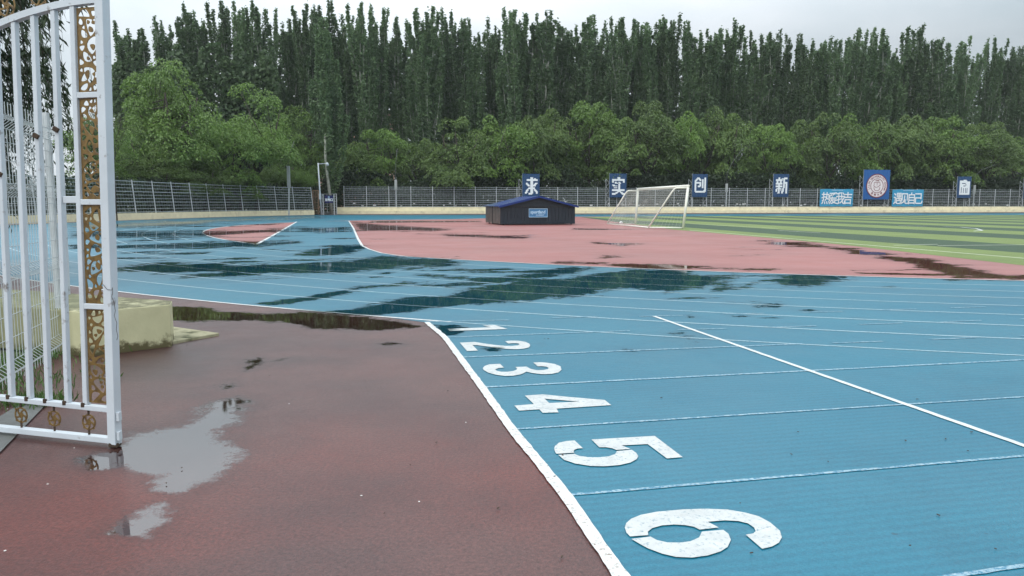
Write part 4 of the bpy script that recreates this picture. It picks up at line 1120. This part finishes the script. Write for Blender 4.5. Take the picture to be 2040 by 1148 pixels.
for (xw, yw, hh) in ((116,262,.035),(76,275,.05),(2,350,.05)):
    u_, z_ = GP(xw, yw); u2 = min(us, key=lambda q: abs(q-u_))
    MB().bar(g3(u2-.02, z_, .02), g3(u2+.012, z_+.02, .03), .018, .03).build('rusty_clip', M['rust'], gate, bevel=.004)
u_a, z_a = GP(152, 398); gbar('latch_bar', (us[0]+.018, z_a), (us[1]-.017, z_a), .045, dpt=.01)
for yw in (830, 868): 
    u_, z_ = GP(240, yw); MB().box(-.008,-.02,-.028,.008,.02,.028, Matrix.Translation(g3(ub-.038, z_))).build('hinge_tab', M['white_metal'], gate)
pts = [g3(GP(x, y)[0], GP(x, y)[1], .035) for x, y in ((214,566),(222,576),(231,577),(232,572),(233,580),(231,590),(236,603),(238,618),(236,628),(241,642),(240,655),(243,668),(241,676))]
MB().tube(pts, .0016, 5).build('loose_wire', M['rust'], gate)
MB().box(-.03,-.03,-.02,.03,.03,.012, Matrix.Translation(g3(ub, zb))).build('foot_plate', M['rust'], gate, bevel=.006)

# ------------------------------------------------------------------ building glimpsed behind the trees
bx = V(700, 300, 215); r = empty('apartment_building', (bx.x, 215, 0), .2); tag(r, 'pink apartment block glimpsed between the tall poplars, left of centre', 'building')
MB().box(-12, 0, 0, 12, 12, 27).build('wall', M['brickpink'], r); MB().box(-12.4, -.4, 27, 12.4, 12.4, 27.8).build('roof', M['kerb'], r)
for i in range(6):
    for j in range(8):
        x = -10+i*4; z = 2+j*3.1; MB().box(x-.9, -.05, z, x+.9, .05, z+1.5).build('window', M['winglass'], r)

# ------------------------------------------------------------------ leaves
def leaf_mesh(name, C_, D, L_, W_, rng, base=None, drp=0.0):
    """C centres (n,3), D long directions (n,3)"""
    n = len(C_); D = D/np.maximum(np.linalg.norm(D, axis=1, keepdims=True), 1e-6)
    R = rng.normal(size=(n, 3)); S = np.cross(D, R); S /= np.maximum(np.linalg.norm(S, axis=1, keepdims=True), 1e-6)
    l_ = (L_*rng.uniform(.7, 1.3, n))[:, None]; w2 = (W_*rng.uniform(.7, 1.3, n))[:, None]
    nrm = np.cross(D, S)
    v = np.empty((n, 4, 3)); v[:, 0] = C_-D*l_/2; v[:, 1] = C_+S*w2/2+nrm*w2*.18; v[:, 2] = C_+D*l_/2; v[:, 3] = C_-S*w2/2+nrm*w2*.18
    me = bpy.data.meshes.new(name); me.vertices.add(n*4); me.vertices.foreach_set('co', v.ravel())
    me.loops.add(n*4); me.loops.foreach_set('vertex_index', np.arange(n*4)); me.polygons.add(n)
    me.polygons.foreach_set('loop_start', np.arange(n)*4); me.polygons.foreach_set('loop_total', np.full(n, 4)); me.update(calc_edges=True)
    return me
def limbs_mesh(name, limbs, n=6):
    mb = MB()
    for pts, r0, r1 in limbs:
        m_ = len(pts); mb.tube(pts, [r0+(r1-r0)*i/(m_-1) for i in range(m_)], n, cap=True)
    me = bpy.data.meshes.new(name); me.from_pydata(mb.v, [], mb.f); me.update(); me.polygons.foreach_set('use_smooth', [True]*len(me.polygons)); return me

def make_poplar(seed, H=36.0, nleaf=26000):
    rng = np.random.default_rng(seed); limbs = []; C_ = []; D = []
    trunk = [Vector((rng.normal()*.10*i, rng.normal()*.10*i, H*.90*i/8)) for i in range(9)]; limbs.append((trunk, .34, .05))
    lead = [(trunk, 1.0, .30)]
    nb = 30
    for k in range(nb):
        h0 = H*(.06+.66*(k/nb)**.9+rng.uniform(0, .04)); az = k*2.399+rng.normal()*.4
        spread = rng.uniform(.9, 3.0)*(1.0-.35*h0/H); top = H*(1.0-.075*spread)-rng.uniform(0, .10)*H; top = min(top, h0+H*rng.uniform(.26, .50))
        if k > nb-11: top = H*rng.uniform(.88, 1.0)
        b0 = trunk[min(8, int(h0/(H*.9)*8))].copy(); b0.z = h0; pts = []
        bend = Vector((rng.normal()*.35, rng.normal()*.35, 0))
        for i in range(6):
            q = i/5; rr = spread*(1-math.exp(-2.6*q)); pts.append(b0+Vector((math.cos(az)*rr, math.sin(az)*rr, (top-h0)*q))+bend*q*q)
        limbs.append((pts, .10, .02)); lead.append((pts, rng.uniform(.5, .85), rng.uniform(.16, .26)))
    per = nleaf//(len(lead)+4)
    for j, (pts, rb, rt) in enumerate(lead):
        m_ = per*(5 if j == 0 else 1); P = np.array([list(p_) for p_ in pts])
        q = rng.uniform(.18 if j == 0 else .04, 1.0, m_)**.92; idx = q*(len(P)-1); i0 = np.minimum(idx.astype(int), len(P)-2); fr_ = (idx-i0)[:, None]
        c = P[i0]*(1-fr_)+P[i0+1]*fr_
        rad = rb+(rt-rb)*q**.8
        tw = rng.integers(0, 44, m_)
        ang_ = tw*2.399+rng.normal(size=m_)*.3; rr = rad*np.sqrt(rng.uniform(.02, 1, m_))*(1+.6*np.sin(tw*5.1))
        c = c+np.stack([np.cos(ang_)*rr, np.sin(ang_)*rr, rng.normal(size=m_)*.2+rr*.9], 1)
        C_.append(c); D.append(np.stack([np.cos(ang_)*.8, np.sin(ang_)*.8, rng.uniform(-.7, .5, m_)], 1)+rng.normal(size=(m_, 3))*.4)
    C_ = np.concatenate(C_); D = np.concatenate(D)
    k = np.array([mnoise.noise(Vector((x*.75, y*.75, z*.40+seed*7))) for x, y, z in C_]); k2 = np.array([mnoise.noise(Vector((x*1.9, y*1.9, z*1.1+seed*3))) for x, y, z in C_]); keep = (k*.6+k2*.7) > -.24+rng.uniform(-.12, .12, len(k)); C_ = C_[keep]; D = D[keep]
    return limbs_mesh('trunk', limbs, 5), leaf_mesh('crown', C_, D, .38, .27, rng)

def make_broad(seed, H=18.0, Rc=5.5, nclump=96, per=150, droop=.55, low=.16, leaf=.34, lx=.17):
    rng = np.random.default_rng(seed); limbs = []; C_ = []; D = []
    tp = Vector((rng.normal()*.4, rng.normal()*.4, H*.30)); limbs.append(([Vector((0,0,0)), tp*.5+Vector((.1,0,0)), tp], .32, .24))
    mains = []
    for k in range(6):
        az = k*math.pi/3+rng.uniform(-.3, .3); e_ = Vector((math.cos(az)*Rc*.5, math.sin(az)*Rc*.5, H*rng.uniform(.55, .8))); mid = tp.lerp(e_, .5)+Vector((math.cos(az)*.5, math.sin(az)*.5, -.2)); mains.append((tp, mid, e_)); limbs.append(([tp, mid, e_], .17, .06))
    # lumpy crown: a few big lobes, clumps on their outer shells
    lobes = []
    for k in range(9):
        az = rng.uniform(0, 2*math.pi); rr = Rc*rng.uniform(.25, .62); zc = H*rng.uniform(.30, .74); lobes.append((np.array([math.cos(az)*rr, math.sin(az)*rr, zc]), rng.uniform(.34, .5)*Rc))
    lobes.append((np.array([0, 0, H*.80]), Rc*.42)); lobes.append((np.array([rng.normal()*.8, rng.normal()*.8, H*.55]), Rc*.6))
    for k in range(nclump):
        c0, r_ = lobes[rng.integers(0, len(lobes))]; d = rng.normal(size=3); d[2] = abs(d[2])*.9-.35; d /= np.linalg.norm(d)
        c = c0+d*r_*rng.uniform(.75, 1.1)
        if c[2] > H-.4: c[2] = H-.4-rng.uniform(0, .6)
        if c[2] < H*low: continue
        rc = rng.uniform(.8, 1.75)
        # dome of leaves, thick above, hanging at the rim
        a = rng.uniform(0, 2*math.pi, per); q = np.sqrt(rng.uniform(0, 1, per)); h = (1-q**2)*.55-q**3*droop+rng.normal(size=per)*.10
        p_ = np.stack([np.cos(a)*q*rc, np.sin(a)*q*rc, h*rc], 1)+c; C_.append(p_)
        D.append(np.stack([np.cos(a), np.sin(a), -.5-q*.9], 1)+rng.normal(size=(per, 3))*.45)
        if k % 3 == 0:
            m_ = mains[rng.integers(0, 6)]; s_ = m_[1].lerp(m_[2], rng.uniform(.1, 1)); limbs.append(([s_, s_.lerp(Vector(c), .5)+Vector((0,0,-.3)), Vector(c)], .06, .02))
    C_ = np.concatenate(C_); D = np.concatenate(D)
    return limbs_mesh('trunk', limbs, 6), leaf_mesh('crown', C_, D, leaf, lx, rng)

def tree(name, meshes, loc, rz, s, leafmat_, barkmat, label, group, cat='tree'):
    r = empty(name, loc, rz); r.scale = s; tag(r, label, cat, group)
    # material on object level so shared meshes can differ
    for nm, me, mt in (('trunk', meshes[0], barkmat), ('crown', meshes[1], leafmat_)):
        o_ = bpy.data.objects.new(nm, me); COL.objects.link(o_); o_.parent = r
        if not me.materials: me.materials.append(mt)
        o_.material_slots[0].link = 'OBJECT'; o_.material_slots[0].material = mt
    return r
ORD = ['first','second','third','fourth','fifth','sixth','seventh','eighth','ninth','tenth']
def ordinal(i):
    if i < 10: return ORD[i]
    n = i+1; return '%d%s' % (n, 'th' if 10 <= n % 100 <= 20 else {1:'st',2:'nd',3:'rd'}.get(n % 10, 'th'))

pops = [make_poplar(s) for s in range(11, 18)]
# row of poplars: photo column, photo row of the tip
rows = [(272,62),(300,50),(350,28),(388,22),(412,8),(470,6),(505,0),(548,8),(585,30),(625,2),(660,0),(700,18),(735,8),(765,14),(800,36),(830,40),(858,6),(890,38),(915,26),(945,36),(985,38),(1020,12),(1045,44),(1070,14),(1105,40),(1135,38),(1163,24),(1195,44),(1228,28),(1255,36),(1280,44),(1300,30),(1327,22),(1370,40),(1400,52),(1425,50),(1450,44),(1495,58),(1520,60),(1550,54),(1580,66),(1610,68),(1645,72),(1678,54),(1705,70),(1738,52),(1765,84),(1795,52),(1830,78),(1862,76),(1905,78),(1950,76),(1985,88),(2010,84),(2045,110)]
rr = random.Random(5)
for i, (px, yt) in enumerate(rows):
    k = (px-1020)/F; yb = 139+rr.uniform(-2.5, 4.0); Yd = yb/(1-.22*k)
    if px < 560: Yd = min(Yd, 118+ (px-270)*.06)
    x = k*Yd; h = V(px, yt, Yd).z; vi = (i*3+rr.randrange(2)) % len(pops)
    pt = tree('poplar_tree', pops[vi], (x, Yd, 0), rr.uniform(0, 6.28), (h/36*rr.uniform(.95,1.3), h/36*rr.uniform(.95,1.3), h/36), M['leaf_poplar'], M['poplar_bark'],
         'tall dark columnar poplar, %s from the left in the long back row' % ordinal(i), 'poplars in the long row behind the field')
    pt.rotation_euler.x = RAD(rr.uniform(-.8, .8)); pt.rotation_euler.y = RAD(rr.uniform(-.9, .9))
# a second, farther belt that reads as one mass
mes = []
rng = np.random.default_rng(2); Cb = []; Db = []
for px in range(255, 2100, 13):
    k = (px-1020)/F; Yd = (150 if px > 560 else 130)/(1-.22*k); x = k*Yd; h = (31.5 if px > 560 else 24)+rng.uniform(-2.5, 3); m_ = 950
    z = h*rng.uniform(0.02, 1, m_)**.85; rad = 1.9*(1-z/h)**.4+.3; a = rng.uniform(0, 6.28, m_); q = np.sqrt(rng.uniform(0, 1, m_))*rad
    Cb.append(np.stack([x+np.cos(a)*q, Yd+np.sin(a)*q, z], 1)); Db.append(rng.normal(size=(m_, 3)))
fwood = mesh_obj('far_wood', leaf_mesh('far_wood', np.concatenate(Cb), np.concatenate(Db), .75, .5, rng), M['leaf_poplar']); tag(fwood, 'dark mass of more poplars seen between the trunks of the long row', 'wood', kind='stuff')

broads = [make_broad(s, droop=.5+.1*(s % 4)) for s in range(31, 37)]
fine = [make_broad(s, nclump=140, per=160, leaf=.27, lx=.13) for s in (51, 52, 53)]
GT = 'rounded green trees behind the far fence'
rowb = [(722,272,9),(762,243,9),(838,262,8),(915,225,10.5),(1000,214,11),(1062,222,9),(1100,200,10),(1170,184,11.5),(1228,214,9.5),(1290,190,11.5),(1345,206,10),(1395,200,10.5),(1455,210,11),(1530,232,9.5),(1590,222,10),(1640,215,10),(1700,212,11),(1755,225,9.5),(1805,214,11),(1858,216,11),(1905,232,9.5),(1960,234,11),(2030,262,10)]
for i, (px, yt, wd) in enumerate(rowb):
    k = (px-1020)/F; Yd = (127+rr.uniform(-1, 4))/(1-.22*k); x = k*Yd; h = V(px, yt, Yd).z; sx_ = wd/10.0*1.1
    tree('round_tree', broads[i % 6], (x, Yd, 0), rr.uniform(0, 6.28), (sx_, sx_, h/18.0), M['leaf_green'] if i % 3 == 1 else M['leaf_mid'], M['bark'],
         'rounded green tree behind the far fence, %s from the left of its row' % ordinal(i), GT)
# left group
LG = [(330,92,88,12.5,'leaf_green','tallest bright green tree of the left group, above the curved fence'),(500,150,98,12.5,'leaf_green','broad bright green tree in the middle of the left group'),
      (440,225,93,9,'leaf_green','lower green tree between the two big trees of the left group'),(588,195,112,9.5,'leaf_green','green tree at the right end of the left group, behind the grey pole'),
      (268,230,84,8.5,'leaf_mid','green tree just right of the white gate post'),(168,215,76,8,'leaf_green','green tree seen through the gold scrollwork of the gate'),
      (390,300,90,9,'leaf_mid','low dark tree against the curved fence under the bright crowns'),(545,290,109,8,'leaf_mid','low dark tree right of centre in the left group'),(300,310,83,8,'leaf_mid','low dark tree near the gate post, at the left of the curved fence'),(465,318,95,7,'leaf_mid','smallest low dark tree behind the middle of the curved fence')]
for i, (px, yt, Yd, wd, mt, lb) in enumerate(LG):
    x = (px-1020)/F*Yd; h = V(px, yt, Yd).z
    tree('round_tree', fine[i % 3], (x, Yd+3, 0), rr.uniform(0, 6.28), (wd/10, wd/10, h/18), M[mt], M['bark'], lb, 'green trees behind the curved fence')
x = (603-1020)/F*112; tree('leafy_shrub', fine[1], (x, 112, 0), 1.0, (.50,.50,V(603,303,112).z/18), M['leaf_bright'], M['bark'], 'bright yellow-green leafy tree between the grey pole and the camera pole', None)
# pale bare trunk beside the camera pole
x = V(650, 300, 113); r = empty('bare_trunk_tree', (x.x, 113, 0)); tag(r, 'pale bare poplar trunk beside the camera pole', 'tree')
MB().tube([(.55,0,0),(.25,0,4),(-.15,0,8),(-.1,0,12)], [.26,.22,.19,.15], 8).build('trunk', M['poplar_bark'], r, True)
cr_ = mesh_obj('crown', pops[2][1], M['leaf_poplar'], r); cr_.location = (0, 1, 0); cr_.scale = (1, 1, .8)
# sparse grey twiggy tree right of the gate post
def twiggy(seed, H):
    rng_ = random.Random(seed); limbs = []
    def grow(p_, d, l_, r_, dep):
        q = p_+d*l_; limbs.append(([p_, q], r_, r_*.6))
        if dep == 0: return
        for _ in range(3):
            nd = (d+Vector((rng_.gauss(0,.42), rng_.gauss(0,.42), rng_.gauss(.12,.2)))).normalized(); grow(p_.lerp(q, rng_.uniform(.6,1)), nd, l_*rng_.uniform(.62,.8), r_*.6, dep-1)
    grow(Vector((0,0,0)), Vector((0,0,1)), H*.30, .16, 6); return limbs_mesh('branches', limbs, 4), limbs
for px, yt, Yd, lb in ((236,150,72,'sparse grey twiggy tree just right of the gate post'),(212,205,66,'small twiggy tree half hidden by the white gate post')):
    lm, limbs = twiggy(px, 15); x = (px-1020)/F*Yd; h = V(px, yt, Yd).z; r = empty('twiggy_tree', (x, Yd, 0)); r.scale = (.55, .55, h/15); tag(r, lb, 'tree'); mesh_obj('branches', lm, M['bark'], r)
    rng = np.random.default_rng(px); tips = np.array([list(l[0][-1]) for l in limbs[-700:]]); tips = tips[rng.integers(0, len(tips), 2200)]+rng.normal(size=(2200,3))*.35
    mesh_obj('foliage', leaf_mesh('foliage', tips, rng.normal(size=(2200,3)), .25, .12, rng), M['leaf_mid'], r)

# hedge-like undergrowth behind the fences
def undergrowth(name, line, h, n, lab, size=.5, depth=5):
    rng = np.random.default_rng(len(line)*7+n); P = np.array([list(p_) for p_ in line]); seg = np.linalg.norm(P[1:]-P[:-1], axis=1); cum = np.concatenate([[0], np.cumsum(seg)])
    s = rng.uniform(0, cum[-1], n); i0 = np.clip(np.searchsorted(cum, s)-1, 0, len(seg)-1); fr_ = ((s-cum[i0])/seg[i0])[:, None]; c = P[i0]*(1-fr_)+P[i0+1]*fr_
    tdir = (P[i0+1]-P[i0])/seg[i0][:, None]; nd = np.stack([-tdir[:, 1], tdir[:, 0]], 1)
    hh = np.array([h*(.7+.5*mnoise.noise(Vector((a*.12, 3, 0)))) for a in s]); z = hh*rng.uniform(0, 1, n)**.8
    off = rng.uniform(0, depth, n); c = c+nd*off[:, None]
    o_ = mesh_obj(name, leaf_mesh(name, np.column_stack([c, z]), rng.normal(size=(n, 3)), size, size*.6, rng), M['leaf_dark']); return tag(o_, lab, 'undergrowth', kind='stuff')
undergrowth('undergrowth', [P_far(s, 2.2) for s in (-2, 40, 90, 150)], 9.5, 80000, 'dark undergrowth behind the straight far fence')
undergrowth('undergrowth', [p_ for p_ in [tuple(v) for v in offs(LEFTWALL, -2.2)][::-1]+[(-27,116)]], 6.0, 34000, 'dark undergrowth behind the curved left fence', .45, 5)
# pale debris behind the fence
rng = np.random.default_rng(9); mb = MB()
for i in range(60):
    s = rng.uniform(2, 135); q = P_far(s, 1.2+rng.uniform(0, .8)); z = WH+rng.uniform(.0, .5)
    mb.box(q.x-rng.uniform(.05,.25), q.y, z, q.x+rng.uniform(.05,.25), q.y+.2, z+rng.uniform(.05,.28))
tag(mb.build('litter', M['litter']), 'pale litter and rubble caught behind the far fence', 'litter', kind='stuff')

# ------------------------------------------------------------------ dark willow behind the gate
def make_willow(seed):
    rng = np.random.default_rng(seed); limbs = [([Vector((0,0,0)), Vector((.2,0,2.2)), Vector((.3,.1,4.5))], .30, .22)]; C_ = []; D = []
    for k in range(30):
        az = k*2.399; R_ = rng.uniform(1.2, 3.3); e_ = Vector((math.cos(az)*R_, math.sin(az)*R_, rng.uniform(4.4, 7.8))); s_ = Vector((.3,.1,4.3)); mid = s_.lerp(e_, .5)+Vector((0,0,.8)); limbs.append(([s_, mid, e_], .10, .03))
        for j in range(46):
            q = rng.uniform(.3, 1.0); b_ = s_.lerp(mid, q*2) if q < .5 else mid.lerp(e_, q*2-1); L_ = rng.uniform(1.2, 3.8)*(.5+.5*q); az2 = az+rng.normal()*.9
            dv = Vector((math.cos(az2), math.sin(az2), 0))*rng.uniform(.2, .8); pts = [b_, b_+dv*.6+Vector((0,0,.15)), b_+dv+Vector((0,0,-L_*.4)), b_+dv*1.15+Vector((0,0,-L_))]
            limbs.append((pts, .008, .002))
            for i in range(44):
                u_ = rng.uniform(.1, 1)*3; i0 = min(int(u_), 2); c = pts[i0].lerp(pts[i0+1], u_-i0); C_.append(list(c+Vector(rng.normal(size=3)*.05))); D.append([dv.x*.5+rng.normal()*.4, dv.y*.5+rng.normal()*.4, -.8+rng.normal()*.25])
    return limbs_mesh('trunk', limbs, 4), leaf_mesh('crown', np.array(C_), np.array(D), .19, .042, rng)
wm = make_willow(3)
tree('willow_tree', wm, (-12.5, 14.4, 0), .6, (1.12,1.12,1.15), M['leaf_willow'], M['bark'], 'dark drooping willow seen through the white gate bars', None)
tree('willow_tree', wm, (-14.2, 17.5, -.8), 2.4, (1.0,1.0,.9), M['leaf_willow'], M['bark'], 'second dark willow, behind the mesh fence at the left edge', None)
# a twig hanging into the sky right of the gate
mb = MB(); tp = [V(200,-30,6.2), V(222,2,6.2), V(236,14,6.2), V(247,22,6.2)]
mb.tube(tp, [.006,.004,.003,.0015], 5); mb.tube([V(222,2,6.2), V(214,10,6.2), V(212,22,6.2)], .0018, 4); mb.tube([V(232,4,6.2), V(242,6,6.2)], .0018, 4)

# ------------------------------------------------------------------ weeds by the mesh fence
def tufts(name, spots, lab, n, hgt):
    rng = np.random.default_rng(n); C_ = []; D = []
    for (cx_, cy_, rx, ry) in spots:
        m_ = int(n/len(spots)); a = rng.normal(size=(m_, 2))*np.array([rx, ry]); h = hgt*rng.uniform(.4, 1, m_)
        C_.append(np.stack([cx_+a[:, 0], cy_+a[:, 1], h/2], 1)); D.append(np.stack([rng.normal(size=m_)*.45, rng.normal(size=m_)*.45, np.ones(m_)], 1))
    C_ = np.concatenate(C_); D = np.concatenate(D)
    o_ = mesh_obj(name, leaf_mesh(name, C_, D, hgt*.9, .012, rng), M['grass']); return tag(o_, lab, 'grass', kind='stuff')
g1_ = G(60, 806); g2_ = G(30, 770); g3_ = G(85, 715); g4_ = G(70, 760)
tufts('grass', [(g1_.x, g1_.y, .14, .08), (g2_.x, g2_.y, .25, .25), (g3_.x, g3_.y, .14, .35), (g3_.x-.3, g3_.y-.4, .3, .5), (-5.2, 6.6, .5, .6)], 'weeds growing along the foot of the mesh fence', 1700, .11)
# fallen leaves and specks
rng = np.random.default_rng(4); mb = MB()
for i in range(34):
    px, py = rng.uniform(200, 2040), 640+500*rng.uniform(0, 1)**1.2; g = G(px, py); s_ = rng.uniform(.004, .010); a = rng.uniform(0, 3.14)
    mb.box(-s_, -s_*.4, .010, s_, s_*.4, .013, Matrix.Translation((g.x, g.y, 0)) @ Matrix.Rotation(a, 4, 'Z'))
tag(mb.build('fallen_specks', M['rust']), 'tiny dark leaves and specks scattered over the wet ground', 'leaf litter', kind='stuff')
mb = MB()
for (px, py) in ((928,842),(720,988),(835,1000),(576,805),(95,965),(15,815),(10,1098),(148,893),(68,812)):
    g = G(px, py); mb.box(-.005, -.004, .001, .005, .004, .003, Matrix.Translation(g) @ Matrix.Rotation(px*.1, 4, 'Z'))
tag(mb.build('paper_scraps', M['litter']), 'small pale scraps lying on the red asphalt', 'litter', kind='stuff')

# ------------------------------------------------------------------ damp air
hz = MB().box(-340, -130, -1.2, 440, 490, 46).build('haze', None); tag(hz, kind='stuff')
m = bpy.data.materials.new('damp air'); m.use_nodes = True; t = m.node_tree; t.nodes.clear(); o = N(t, 'ShaderNodeOutputMaterial')
pv = N(t, 'ShaderNodeVolumePrincipled'); pv.inputs['Color'].default_value = (.88, .92, .95, 1); pv.inputs['Density'].default_value = .00020; pv.inputs['Anisotropy'].default_value = .2
t.links.new(pv.outputs[0], o.inputs['Volume']); hz.data.materials.append(m)
scene.cycles.volume_bounces = 0
